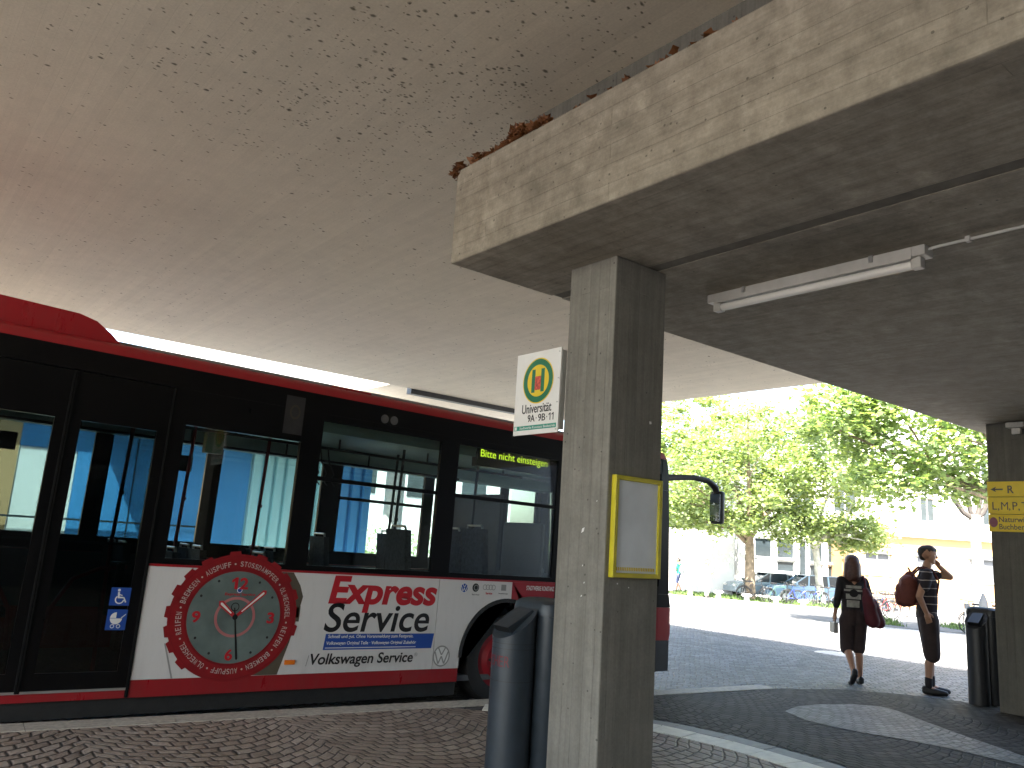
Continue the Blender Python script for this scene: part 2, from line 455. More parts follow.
M['white_dec'] = plain('white_print', (0.75, 0.75, 0.74), 0.4, var=0.04)
M['watch_red'] = plain('watch_red', (0.25, 0.009, 0.013), 0.4, var=0.22, scale=4)
M['pale_print'] = plain('pale_print', (0.48, 0.40, 0.38), 0.4, var=0.04)
M['black_dec'] = plain('black_print', (0.012, 0.012, 0.013), 0.4, var=0.04)
M['red_dec'] = plain('red_print', (0.48, 0.015, 0.025), 0.4, var=0.06)
M['orange_dec'] = plain('orange_reflector', (0.75, 0.18, 0.01), 0.3, var=0.06)
M['dial'] = plain('dial_print', (0.125, 0.165, 0.155), 0.4, var=0.3, scale=3.0)
M['grey_dec'] = plain('grey_print', (0.30, 0.30, 0.29), 0.4, var=0.06)
M['olive_dec'] = plain('olive_print', (0.10, 0.085, 0.06), 0.4, var=0.1)
M['pink_dec'] = plain('pink_print', (0.45, 0.16, 0.16), 0.4, var=0.1)
M['led'] = emit('led_display', (0.75, 1.0, 0.04), 0.20)
M['bin'] = plain('bin_blue_grey', (0.032, 0.043, 0.055), 0.42, var=0.15, scale=9, bump=0.05)
M['bin_black'] = plain('bin_black', (0.02, 0.021, 0.025), 0.45, var=0.15, scale=9, bump=0.05)
M['sign_white'] = plain('sign_white', (0.80, 0.79, 0.76), 0.4, var=0.05, scale=4)
M['sign_green'] = plain('sign_green', (0.01, 0.17, 0.075), 0.4, var=0.05)
M['sign_yellow'] = plain('sign_yellow', (0.80, 0.58, 0.02), 0.4, var=0.06)
M['sign_teal'] = plain('sign_teal', (0.03, 0.30, 0.22), 0.4, var=0.05)
M['frame_yellow'] = plain('frame_yellow', (0.60, 0.52, 0.02), 0.4, var=0.15, scale=9)
M['pane_grey'] = plain('poster_pane', (0.80, 0.84, 0.88), 0.2, var=0.10, scale=3.0)
M['lamp_white'] = plain('lamp_white', (0.55, 0.53, 0.49), 0.35, var=0.1, scale=9)
M['skin'] = plain('skin', (0.42, 0.23, 0.15), 0.5, var=0.06, scale=9)
M['hair_brown'] = plain('hair_brown', (0.075, 0.030, 0.020), 0.5, var=0.4, scale=40, bump=0.3)
M['hair_dark'] = plain('hair_dark', (0.025, 0.018, 0.014), 0.6, var=0.4, scale=60, bump=0.3)
M['cloth_dark'] = plain('cloth_dark', (0.016, 0.014, 0.018), 0.85, var=0.25, scale=12, bump=0.2)
M['cloth_brown'] = plain('cloth_brown', (0.035, 0.022, 0.022), 0.85, var=0.25, scale=12, bump=0.2)
M['cloth_print'] = plain('cloth_print', (0.36, 0.36, 0.34), 0.85, var=0.25, scale=20)
M['bag_red'] = plain('bag_red', (0.09, 0.010, 0.018), 0.7, var=0.25, scale=10, bump=0.2)
M['bag_rust'] = plain('bag_rust', (0.13, 0.032, 0.022), 0.75, var=0.2, scale=10, bump=0.2)
M['shoe'] = plain('shoe', (0.012, 0.012, 0.014), 0.55, var=0.2, scale=20)
M['pale_cloth'] = plain('pale_cloth', (0.75, 0.74, 0.72), 0.85, var=0.1, scale=9)
M['green_cloth'] = plain('green_cloth', (0.03, 0.30, 0.20), 0.85, var=0.1, scale=9)
M['blue_cloth'] = plain('blue_cloth', (0.10, 0.12, 0.22), 0.85, var=0.1, scale=9)
M['bark'] = plain('bark', (0.17, 0.13, 0.085), 0.9, var=0.45, scale=5, bump=0.6)
M['bark_pale'] = plain('bark_pale', (0.42, 0.40, 0.34), 0.9, var=0.4, scale=5, bump=0.6)
M['leaf'] = leafmat('leaf', (0.12, 0.175, 0.07), (0.33, 0.39, 0.20), 0.45)
M['leaf_near'] = leafmat('leaf_near', (0.10, 0.165, 0.06), (0.29, 0.36, 0.16), 0.45)
M['leaf_dry'] = leafmat('leaf_dry', (0.12, 0.045, 0.018), (0.26, 0.11, 0.045), 0.15)
M['plaster_white'] = plain('plaster_white', (0.66, 0.65, 0.62), 0.85, var=0.06, scale=0.8)
M['plaster_cream'] = plain('plaster_cream', (0.44, 0.27, 0.13), 0.85, var=0.06, scale=0.8)
M['pane_dark'] = plain('window_pane', (0.03, 0.04, 0.045), 0.12, var=0.3, scale=1.0)
M['shutter'] = plain('shutter', (0.12, 0.125, 0.13), 0.7, var=0.1)
M['frame_white'] = plain('frame_white', (0.74, 0.74, 0.72), 0.5, var=0.04)
M['blue_wall'] = plain('blue_panel', (0.05, 0.23, 0.50), 0.5, var=0.12, scale=0.7)
M['blue_sunlit'] = plain('sunlit_blue_panel', (0.38, 0.62, 0.66), 0.5, var=0.08, scale=0.7)
M['grass'] = plain('grass', (0.07, 0.115, 0.025), 0.9, var=0.35, scale=14, bump=0.6)
M['stone_pale'] = plain('stone_pale', (0.50, 0.48, 0.44), 0.8, var=0.15, scale=8, bump=0.2)
M['car_blue'] = plain('car_paint_blue', (0.20, 0.32, 0.44), 0.25, metal=0.3, var=0.04, coat=0.5)
M['car_grey'] = plain('car_paint_grey', (0.20, 0.25, 0.27), 0.25, metal=0.3, var=0.04, coat=0.5)
M['bark_dark'] = plain('bark_dark', (0.05, 0.042, 0.035), 0.9, var=0.4, scale=5)
M['bike_blue'] = plain('bike_blue', (0.03, 0.06, 0.40), 0.35, var=0.05)
M['bike_black'] = plain('bike_black', (0.02, 0.02, 0.022), 0.35, var=0.05)
M['bike_green'] = plain('bike_green', (0.10, 0.20, 0.14), 0.35, var=0.05)
M['bike_red'] = plain('bike_red', (0.35, 0.03, 0.03), 0.35, var=0.05)
M['bike_silver'] = plain('bike_silver', (0.10, 0.10, 0.11), 0.35, metal=0.5, var=0.05)

# ------------------------------------------------------------------ ground, road, kerbs
def kerb_y(x): return 7.13 - 0.088 * x

def build_ground():
    xs = [-150, -60, -20, -12, -6, 0, 3, 6, 8.5, 9.3, 9.8, 10.5, 11.3, 12, 13, 14, 17, 21, 27, 33, 39, 45, 60, 90, 160, 420]
    offs = [-200, -30, -8, 0, 0.02, 0.25, 0.55, 0.9, 1.3, 2.2]
    absy = [11.2, 11.4, 20, 60, 300]
    def zz(x, y):
        yk = kerb_y(min(max(x, -12), 13))
        if y <= yk or y >= 11.4: return ground_z(x)
        w = 0.02 if x <= 9.3 else 0.02 + min(1.0, (x - 9.3) / 0.7) * 1.2
        s = max(0, min(1, (y - yk) / w)); e = max(0, min(1, (11.4 - y) / 0.2))
        s = min(s, e)
        return ground_z(x) + (road_z(x) - ground_z(x)) * s
    grid = []
    for x in xs:
        yk = kerb_y(min(max(x, -12), 13))
        ys = [yk + o for o in offs] + absy
        grid.append([(x, y, zz(x, y)) for y in ys])
    plaza, road = MB(), MB()
    for i in range(len(xs) - 1):
        for j in range(len(grid[0]) - 1):
            m = road if (4 <= j <= 10 and xs[i] < 13) else plaza
            if j == 3 and xs[i] < 9.3: m = road
            m.face([grid[i][j], grid[i + 1][j], grid[i + 1][j + 1], grid[i][j + 1]])
    for m in (plaza, road): bmesh.ops.remove_doubles(m.b, verts=m.b.verts[:], dist=0.0005)
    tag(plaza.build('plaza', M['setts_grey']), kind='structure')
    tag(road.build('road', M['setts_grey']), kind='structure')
build_ground()

def strip(name, line, width, mat, lift, gap=0.0, seg=0.4, thick=0.03):
    """a row of slabs laid along a line"""
    P = [Vector(p) for p in line]
    d = [0.0]
    for a, b in zip(P, P[1:]): d.append(d[-1] + (b - a).length)
    def at(s):
        s = max(0, min(d[-1], s))
        for i in range(len(P) - 1):
            if s <= d[i + 1]: return P[i].lerp(P[i + 1], (s - d[i]) / (d[i + 1] - d[i]))
        return P[-1]
    def nrm(s):
        t = (at(s + 0.15) - at(s - 0.15)).normalized(); return Vector((-t.y, t.x))
    m = MB(); n = max(1, int(d[-1] / seg)); st = d[-1] / n
    rng = random.Random(5)
    for k in range(n):
        a, b = k * st + gap / 2, (k + 1) * st - gap / 2
        dz = rng.uniform(-0.001, 0.001)
        q = [at(a) + nrm(a) * width / 2, at(b) + nrm(b) * width / 2, at(b) - nrm(b) * width / 2, at(a) - nrm(a) * width / 2]
        top = [(p.x, p.y, ground_z(p.x) + lift + dz) for p in q]; bot = [(p.x, p.y, ground_z(p.x) + lift - thick) for p in q]
        m.face(top)
        for i in range(4): m.face([top[i], bot[i], bot[(i + 1) % 4], top[(i + 1) % 4]])
    return tag(m.build(name, mat), kind='structure')

strip('kerb', [(x, kerb_y(x) - 0.135) for x in (-12, -6, 0, 4, 8, 9.35)], 0.25, M['granite'], 0.010, 0.006, 1.0, 0.32)
curve_line = [(4.95, 6.36), (5.35, 5.98), (5.72, 5.52), (5.95, 5.08), (6.06, 4.55), (6.07, 4.0), (6.0, 3.4), (5.85, 2.7), (5.5, 1.4), (5.0, 0.0), (4.4, -1.5)]
strip('platform_edge_tiles', curve_line, 0.29, M['tile_white'], 0.009, 0.010, 0.32)
outer = [(x + 0.25 * a, y + 0.25 * b) for (x, y), (a, b) in zip(curve_line, [(0.7, 0.7), (0.72, 0.69), (0.8, 0.6), (0.94, 0.34), (1, 0.1), (1, -0.05), (1, -0.15), (1, -0.2), (1, -0.3), (1, -0.3), (1, -0.35)])]
strip('platform_border', outer, 0.19, M['tile_grey'], 0.008, 0.010, 0.45)
pf = MB()
edge = [(x - 0.15, y - 0.08) for x, y in curve_line]
poly = [(-12, kerb_y(-12) - 0.25), (0, kerb_y(0) - 0.25), (4.6, kerb_y(4.6) - 0.25)] + edge + [(4.2, -9), (-12, -9)]
pf.face([(x, y, ground_z(x) + 0.004) for x, y in poly])
tag(pf.build('platform_paving', M['setts_brown']), kind='structure')
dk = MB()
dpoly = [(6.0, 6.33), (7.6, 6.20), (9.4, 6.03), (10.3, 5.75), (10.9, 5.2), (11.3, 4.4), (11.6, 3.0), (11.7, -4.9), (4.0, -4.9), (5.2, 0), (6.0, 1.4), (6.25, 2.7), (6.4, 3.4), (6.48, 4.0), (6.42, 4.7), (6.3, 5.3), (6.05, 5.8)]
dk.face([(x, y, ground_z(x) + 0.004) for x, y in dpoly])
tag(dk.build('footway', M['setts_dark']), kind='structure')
isl = [(8.03, 5.11), (8.45, 5.22), (8.87, 5.2), (9.3, 5.07), (9.57, 4.85), (9.5, 4.62), (9.38, 4.45), (9.1, 4.05), (8.87, 3.69), (8.46, 2.99), (8.2, 2.3), (7.85, 2.35), (8.02, 2.9), (8.05, 3.4), (7.98, 3.8), (7.87, 4.09), (7.80, 4.45), (7.82, 4.75)]
im = MB(); im.face([(x, y, ground_z(x) + 0.008) for x, y in isl])
tag(im.build('light_paving_patch', M['setts_light']), kind='structure')

def sheet(m, corners, nx, ny, lift):
    A, B, Cc, D = [Vector(c) for c in corners]
    g = [[A.lerp(B, i / nx).lerp(D.lerp(Cc, i / nx), j / ny) for j in range(ny + 1)] for i in range(nx + 1)]
    for i in range(nx):
        for j in range(ny):
            m.face([(p.x, p.y, ground_z(p.x) + lift) for p in (g[i][j], g[i + 1][j], g[i + 1][j + 1], g[i][j + 1])])

sq = MB()  # paler setts from the shadow edge on: sunlight put into the colour
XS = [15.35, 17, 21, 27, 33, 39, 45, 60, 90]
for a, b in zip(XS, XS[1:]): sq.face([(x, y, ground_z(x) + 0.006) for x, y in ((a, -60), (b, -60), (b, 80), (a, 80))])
tag(sq.build('square', M['setts_sunlit']), kind='structure')

# asphalt lane and grass verge beyond the plaza
lane = MB()
a0, a1 = away(752, 27.0), away(1500, 24.0); b1, b0 = away(1500, 38.0), away(770, 33.5)
sheet(lane, (a0, a1, b1, b0), 12, 6, 0.02)
tag(lane.build('asphalt_path', M['asphalt']), kind='structure')

def verge(pts, width, n, seed):
    rng = random.Random(seed)
    m = MB(); P = [Vector(p) for p in pts]
    rows = []
    for k in range(31):
        f = k / 30 * (len(P) - 1); i = min(int(f), len(P) - 2); c = P[i].lerp(P[i + 1], f - i)
        row = []
        for j in range(7):
            q = c + FW * ((j / 6 - 0.5) * width)
            row.append(Vector((q.x, q.y, ground_z(q.x) - 0.02 + 0.16 * math.sin(PI * j / 6) * (1 if 0 < k < 30 else 0) + rng.uniform(-0.012, 0.012))))
        rows.append(row)
    for k in range(30):
        for j in range(6): m.face([rows[k][j], rows[k + 1][j], rows[k + 1][j + 1], rows[k][j + 1]])
    for _ in range(n):
        k = rng.randrange(30); j = rng.randrange(6)
        p = rows[k][j].lerp(rows[k + 1][j + 1], rng.random()) + Vector((rng.uniform(-.3, .3), rng.uniform(-.3, .3), -0.03))
        h = rng.uniform(0.06, 0.2); a = rng.uniform(0, PI); w = 0.03
        d = Vector((math.cos(a) * w, math.sin(a) * w, 0))
        m.face([p - d, p + d, p + Vector((rng.uniform(-.06, .06), rng.uniform(-.06, .06), h))])
    return tag(m.build('grass', M['grass']), kind='stuff')
verge([away(672, 41.5), away(720, 41.5), away(775, 41.0), away(850, 41.0)], 2.2, 2600, 3)
verge([away(862, 29.0), away(888, 28.2)], 1.6, 900, 4)
verge([away(948, 29.0), away(1060, 28.0)], 2.2, 1200, 5)

mh = MB(); c = Vector((14.45, 8.15)); mh.cone((c.x, c.y, -0.16), (c.x, c.y, ground_z(c.x) + 0.006), 0.36, 0.36, 40)
for k in range(-2, 3): mh.box(c.x - 0.28, c.x + 0.28, c.y + k * 0.11 - 0.02, c.y + k * 0.11 + 0.02, -0.13, ground_z(c.x) + 0.012)
tag(mh.build('manhole_cover', M['granite']), 'round cast manhole cover set in the shaded setts beyond the walking woman', 'manhole cover')

# ------------------------------------------------------------------ the concrete overpass
roof = MB(); roof.box(-7.5, 12.41, -9.5, 14.12, 4.5, 4.92)
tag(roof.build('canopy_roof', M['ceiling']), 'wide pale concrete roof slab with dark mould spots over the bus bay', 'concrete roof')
apron = MB(); apron.face([(x, y, ground_z(x) + 0.010) for x, y in ((-30, -9), (-3.6, -9), (-3.6, kerb_y(-3.6) - 0.3), (-30, kerb_y(-12) - 0.3))])  # unseen lighter ground, added to bounce light up to the ceiling
tag(apron.build('bounce_apron', M['setts_light']), kind='structure')
fw_ = MB(); sheet(fw_, ((-30, 14.4), (11, 14.4), (11, 17.9), (-30, 17.9)), 12, 2, 0.03)  # lighter strip added behind the bus to bounce sun onto the ceiling
tag(fw_.build('far_bounce_pavement', M['setts_light']), kind='structure')
hall = tag(empty('blocker_hall', (-3.0, -5.0, 0)), 'added unseen dark hall with glass doors, blocking light behind the bus bay', 'building')
m = MB(); m.box(-6.0, 29.0, -4.0, 0.0, -0.2, 4.495); m.build('wall', M['hall'], hall)  # hall added out of view to cut the light from behind
for k in range(5):
    m = MB(); m.box(-1.0 + k * 3.6, 1.4 + k * 3.6, 0.002, 0.05, 0.05, 2.6); w = m.build('window', M['pane_dark'], hall)
    m = MB(); m.box(-1.08 + k * 3.6, -1.0 + k * 3.6, 0.0, 0.08, 0.0, 2.68); m.box(1.4 + k * 3.6, 1.48 + k * 3.6, 0.0, 0.08, 0.0, 2.68); m.box(-1.0 + k * 3.6, 1.4 + k * 3.6, 0.0, 0.08, 2.6, 2.68); m.build('frame', M['dark'], w)
gut = MB(); gut.box(8.55, 12.30, 14.125, 14.30, 4.40, 4.62)
tag(gut.build('roof_gutter', M['dark']), 'dark gutter along the far edge of the roof slab above the bus', 'gutter')

deck = tag(empty('concrete_deck', (2.871, -8.0, 3.35)), 'heavy board-marked concrete deck with deep edge beam resting on the square pillar', 'concrete deck')
o0 = deck.location
def dbox(name, x0, x1, y0, y1, z0, z1, bevel=0.0, mat='deck'):
    m = MB(); m.box(x0, x1, y0, y1, z0, z1, bevel); bmesh.ops.translate(m.b, verts=m.b.verts[:], vec=-o0)
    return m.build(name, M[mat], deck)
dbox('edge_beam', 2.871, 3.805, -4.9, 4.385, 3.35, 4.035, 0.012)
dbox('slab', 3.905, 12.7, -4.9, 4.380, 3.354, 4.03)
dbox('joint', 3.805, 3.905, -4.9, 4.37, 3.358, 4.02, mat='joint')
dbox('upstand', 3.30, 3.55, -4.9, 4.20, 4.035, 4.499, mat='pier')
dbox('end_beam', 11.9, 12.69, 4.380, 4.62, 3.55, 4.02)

pil = MB(); pil.box(3.49, 3.968, 3.413, 3.835, -0.06, 3.3499, 0.008)
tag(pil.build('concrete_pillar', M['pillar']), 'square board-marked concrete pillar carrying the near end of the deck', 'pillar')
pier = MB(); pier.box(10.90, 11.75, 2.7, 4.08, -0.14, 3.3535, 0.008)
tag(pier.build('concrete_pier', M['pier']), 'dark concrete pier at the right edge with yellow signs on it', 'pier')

# dry leaves caught on the ledge
def dry_leaves():
    rng = random.Random(11); m = MB()
    for _ in range(430):
        y = rng.choice([rng.gauss(4.40, 0.03), rng.gauss(4.17, 0.09), rng.gauss(3.80, 0.09), rng.gauss(3.70, 0.10), rng.gauss(3.52, 0.05), rng.uniform(1.9, 4.4), rng.gauss(3.76, 0.07)])
        if y > 4.46: continue
        heap = 0.10 * math.exp(-((y - 3.76) / 0.10) ** 2) + 0.05 * math.exp(-((y - 4.2) / 0.12) ** 2) + 0.05 * math.exp(-((y - 3.53) / 0.06) ** 2) + 0.07 * math.exp(-((y - 4.42) / 0.05) ** 2) + 0.01
        x = 2.885 + rng.random() ** 1.6 * 0.16 - (0.02 if y > 4.36 else 0)
        z = 4.038 + rng.random() * heap
        if y > 4.37: z -= rng.random() * 0.06
        s = rng.uniform(0.02, 0.045)
        q = Matrix.Rotation(rng.uniform(0, 6.28), 3, 'Z') @ Matrix.Rotation(rng.uniform(-1.3, 1.3), 3, 'X') @ Matrix.Rotation(rng.uniform(0, 6.28), 3, 'Z')
        cen = Vector((x, y, z + 0.012)); bend = rng.uniform(0.1, 0.6)
        pts = [(0, -1.1), (0.45, -0.7), (1.0, -0.2), (0.5, 0.1), (0.75, 0.75), (0.25, 0.6), (0, 1.2), (-0.3, 0.55), (-0.8, 0.7), (-0.5, 0.05), (-1, -0.25), (-0.4, -0.7)]
        vs = [m.b.verts.new(cen + q @ Vector((a * s, b * s, bend * s * (a * a) - 0.2 * s))) for a, b in pts]
        cv = m.b.verts.new(cen + q @ Vector((0, 0, -0.25 * s)))
        for i in range(12): m.b.faces.new((cv, vs[i], vs[(i + 1) % 12]))
    o = m.build('dry_leaves', M['leaf_dry'])
    tag(o, 'dry brown leaves drifted along the ledge on top of the edge beam', 'dry leaves', kind='stuff')
dry_leaves()

# fluorescent batten lamp with its conduit
lamp = tag(empty('strip_lamp', (4.57, 2.73, 3.354)), 'unlit white fluorescent batten lamp fixed under the dark deck', 'strip lamp')
m = MB(); m.box(-0.055, 0.055, -0.765, 0.765, -0.062, 0.0, 0.006); m.build('housing', M['lamp_white'], lamp)
m = MB(); m.cone((0.0, -0.70, -0.095), (0.0, 0.70, -0.095), 0.027, 0.027, 16); m.build('tube', plain('tube_glass', (0.82, 0.80, 0.76), 0.2, var=0.03), lamp, True)
for s in (-1, 1):
    m = MB(); m.box(-0.03, 0.03, s * 0.70 - 0.03, s * 0.70 + 0.03, -0.125, -0.06, 0.006); m.build('lamp_holder', M['lamp_white'], lamp)
m = MB(); m.box(-0.060, -0.048, -0.69, 0.69, -0.075, -0.015); m.box(0.048, 0.060, -0.69, 0.69, -0.075, -0.015); m.build('reflector', M['lamp_white'], lamp)
for y in (-0.45, 0.45):
    m = MB(); m.box(-0.068, 0.068, y - 0.012, y + 0.012, -0.045, -0.002); m.build('clip', M['steel'], lamp)
m = MB(); m.tube([(4.57, 1.965, 3.335), (4.57, 1.9, 3.338), (4.57, 0.9, 3.340), (4.57, -3.0, 3.342)], 0.0095, 8)
for y in (1.75, 0.9, 0.0): m.box(4.552, 4.588, y - 0.012, y + 0.012, 3.324, 3.3535)
tag(m.build('cable_conduit', M['lamp_white'], None, True), 'thin white cable conduit running from the strip lamp along the deck', 'cable conduit')
fl = tag(empty('floodlight', (10.90, 3.70, 3.29)), 'small white floodlight mounted at the top of the dark pier', 'floodlight')
m = MB(); m.box(-0.16, 0.0, -0.10, 0.10, -0.02, 0.045, 0.01); m.build('housing', M['lamp_white'], fl)
m = MB(); m.box(-0.12, -0.06, -0.05, 0.05, -0.10, -0.02, 0.01); m.build('bracket', M['lamp_white'], fl)

# ------------------------------------------------------------------ bus-stop sign, timetable frame, direction sign
sg = tag(empty('bus_stop_sign', (3.45, 3.84, 2.235)), 'white bus stop sign with green and yellow H disc sticking out from the pillar', 'bus stop sign')
SW, SH = 0.455, 0.57       # width towards +Y, height
m = MB(); m.box(-0.006, 0.006, 0.0, SW, 0.0, SH, 0.002); m.build('board', M['sign_white'], sg)
m = MB(); m.box(0.008, 0.030, -0.0, 0.03, 0.02, SH - 0.02); m.box(0.008, 0.042, -0.004, 0.0, 0.02, SH - 0.02); m.build('bracket', M['steel'], sg)
def on_sign(a, b, out): return Vector((-0.0065 - out, SW - a, b))
def sign_disc(name, mat, ca, cb, r0, r1, o):
    m = MB(); n = 56
    pts = []
    for k in range(n):
        t0, t1 = 2 * PI * k / n, 2 * PI * (k + 1) / n
        q = [(ca + math.cos(t) * r, cb + math.sin(t) * r) for t, r in ((t0, r1), (t1, r1), (t1, r0), (t0, r0))]
        if r0 == 0: q = q[:3]
        m.face([on_sign(a, b, o) for a, b in q])
    bmesh.ops.remove_doubles(m.b, verts=m.b.verts[:], dist=1e-5)
    return m.build(name, mat, sg)
sign_disc('disc', M['sign_yellow'], 0.235, 0.365, 0, 0.158, 0.0006)
sign_disc('ring', M['sign_green'], 0.235, 0.365, 0.110, 0.150, 0.0012)
m = MB()
for q in ((0.170, 0.205, 0.285, 0.445), (0.265, 0.300, 0.285, 0.445), (0.205, 0.265, 0.350, 0.382)):
    m.face([on_sign(a, b, 0.0012) for a, b in ((q[0], q[2]), (q[1], q[2]), (q[1], q[3]), (q[0], q[3]))])
m.build('letter_h', M['sign_green'], sg)
m = MB(); m.face([on_sign(a, b, 0.002) for a, b in ((0.205, 0.30), (0.265, 0.30), (0.265, 0.395), (0.205, 0.395))]); m.build('sticker', plain('sticker_red', (0.55, 0.08, 0.05), 0.5, var=0.5, scale=60), sg)
text('stop_name', 'Universität', M['black_dec'], sg, on_sign, (0.085, 0.385, 0.145, 0.208), 0.008)
for s_, a_, b_ in (('9A', 0.150, 0.222), ('9B', 0.257, 0.329)): text('line_number', s_, M['black_dec'], sg, on_sign, (a_, b_, 0.085, 0.134), 0.008)
for a_ in (0.238, 0.345):
    m = MB(); m.face([on_sign(a, b, 0.001) for a, b in ((a_ - 0.004, 0.105), (a_ + 0.004, 0.105), (a_ + 0.004, 0.113), (a_ - 0.004, 0.113))]); m.build('dot', M['black_dec'], sg)
for a_ in (0.374, 0.404):
    m = MB(); m.face([on_sign(a_ + a, b, 0.001) for a, b in ((0, 0.085), (0.008, 0.085), (0.008, 0.134), (0.001, 0.134), (-0.012, 0.125), (-0.012, 0.117), (0, 0.123))]); m.build('line_number', M['black_dec'], sg)
m = MB(); m.face([on_sign(a, b, 0.0006) for a, b in ((0.01, 0.032), (0.44, 0.032), (0.44, 0.062), (0.01, 0.062))]); m.build('strip', M['sign_teal'], sg)
text('operator_name', 'Stadtwerke Konstanz Busbetrieb', M['sign_white'], sg, lambda a, b, o: on_sign(a, b, o + 0.001), (0.07, 0.43, 0.039, 0.056))
m = MB(); m.face([on_sign(a, b, 0.0012) for a, b in ((0.016, 0.036), (0.04, 0.036), (0.04, 0.058), (0.016, 0.058))]); m.build('emblem', M['sign_white'], sg)
for a, b in ((0.44, 0.54), (0.44, 0.36), (0.44, 0.20), (0.44, 0.02)):
    m = MB(); p = on_sign(a, b, 0); m.cone(p + Vector((0.002, 0, 0)), p + Vector((-0.004, 0, 0)), 0.005, 0.005, 10); m.build('screw', M['steel'], sg)

tf = tag(empty('timetable_frame', (3.735, 3.413, 1.655)), 'yellow timetable frame with a blank grey pane on the dark side of the pillar', 'timetable frame')
W2, H2 = 0.212, 0.303
m = MB()
m.box(-W2, -W2 + 0.028, -0.04, -0.001, -H2, H2, 0.003); m.box(W2 - 0.028, W2, -0.04, -0.001, -H2, H2, 0.003)
m.box(-W2 + 0.028, W2 - 0.028, -0.039, -0.001, -H2, -H2 + 0.028, 0.003); m.box(-W2 + 0.028, W2 - 0.028, -0.039, -0.001, H2 - 0.028, H2, 0.003)
m.build('frame', M['frame_yellow'], tf)
m = MB(); m.box(-W2 + 0.028, W2 - 0.028, -0.024, -0.002, -H2 + 0.028, H2 - 0.028); m.build('pane', M['pane_grey'], tf)
m = MB()
for k in range(22): m.box(-0.17 + k * 0.0156, -0.163 + k * 0.0156, -0.0265, -0.0245, -0.262, -0.242)
m.build('footnote', M['sign_yellow'], tf)
for n, (x0, s, zz0) in {'paper_scrap': (3.62, 0.016, 2.33), 'paper_remnant': (3.60, 0.012, 1.27)}.items():
    pass
m = MB()
for x, z, s in ((3.845, 2.31, 0.02), (3.60, 1.31, 0.01), (3.70, 1.29, 0.008)): m.face([(x, 3.411, z), (x + s, 3.411, z + s * 0.2), (x + s * 0.8, 3.411, z + s), (x - s * 0.2, 3.411, z + s * 0.9)])
tag(m.build('paper_scraps', M['sign_white']), 'tiny white scraps of old paper stuck to the dark pillar side', 'paper scraps', kind='stuff')
m = MB()
for y, z, s in ((3.62, 1.60, 0.035), (3.60, 1.40, 0.012), (3.58, 1.30, 0.012), (3.50, 1.79, 0.01), (3.60, 1.22, 0.014)): m.face([(3.488, y, z), (3.488, y - s * 0.6, z + s * 0.3), (3.488, y - s * 0.8, z + s), (3.488, y - s * 0.2, z + s * 0.8)])
tag(m.build('paper_scraps', M['sign_white']), 'small white paper remnants on the bright pillar side', 'paper scraps', kind='stuff')

ds = tag(empty('direction_sign', (10.884, 4.088, 2.02)), 'yellow direction sign with black arrow and letters on the dark pier', 'direction sign')
ds.scale = (0.93, 0.93, 0.93)
def on_ds(a, b, out): return Vector((-0.012 - out, -a, b))
for nm, b0, b1 in (('top_panel', 0.455, 0.655), ('middle_panel', 0.23, 0.45), ('bottom_panel', 0.0, 0.225)):
    m = MB(); m.box(-0.012, 0.014, -1.1, 0.0, b0, b1, 0.003); m.build(nm, M['sign_yellow'], ds)
text('letters', 'R', M['olive_dec'], ds, on_ds, (0.245, 0.32, 0.50, 0.60), 0.02)
for ch, a_, w_ in (('L', 0.055, 0.055), ('M', 0.16, 0.082), ('P', 0.295, 0.058), ('T', 0.40, 0.07)):
    text('letter', ch, M['olive_dec'], ds, on_ds, (a_, a_ + w_, 0.285, 0.385), 0.0)
    if ch != 'T': text('comma', ',', M['olive_dec'], ds, on_ds, (a_ + w_ + 0.008, a_ + w_ + 0.026, 0.27, 0.302), 0.0)
text('letters', 'Naturwissenschaft', M['olive_dec'], ds, on_ds, (0.125, 0.80, 0.125, 0.195), 0.01)
text('letters', 'Buchbereich', M['olive_dec'], ds, on_ds, (0.125, 0.56, 0.03, 0.10), 0.01)
m = MB()
m.face([on_ds(a, b, 0.001) for a, b in ((0.09, 0.541), (0.19, 0.541), (0.19, 0.561), (0.09, 0.561))])
m.face([on_ds(a, b, 0.001) for a, b in ((0.04, 0.551), (0.11, 0.515), (0.092, 0.551), (0.11, 0.587))])
m.build('arrow', M['olive_dec'], ds)
m = MB()
for k in range(24):
    t0, t1 = 2 * PI * k / 24, 2 * PI * (k + 1) / 24
    m.face([on_ds(0.06, 0.12, 0.001), on_ds(0.06 + 0.05 * math.cos(t0), 0.12 + 0.065 * math.sin(t0), 0.001), on_ds(0.06 + 0.05 * math.cos(t1), 0.12 + 0.065 * math.sin(t1), 0.001)])
m.build('emblem', plain('emblem_purple', (0.30, 0.10, 0.14), 0.5, var=0.2), ds)
m = MB(); m.box(11.05, 11.65, 4.082, 4.11, 1.50, 1.90, 0.004)
tag(m.build('notice_board', M['frame_yellow']), 'small yellow notice board edge-on beside the pier', 'notice board')

# ------------------------------------------------------------------ the bus (x forward along its right side, y inward, z up)
bus = tag(empty('city_bus', (0, 7.12, 0), (0, 0.015, 0)), 'red and white city bus with a big red watch printed on its side', 'bus')
GRID_X0, GRID_X1 = -3.5, 8.30
WHEEL = (5.77, 0.335)
WR = 0.47; AR = 0.60

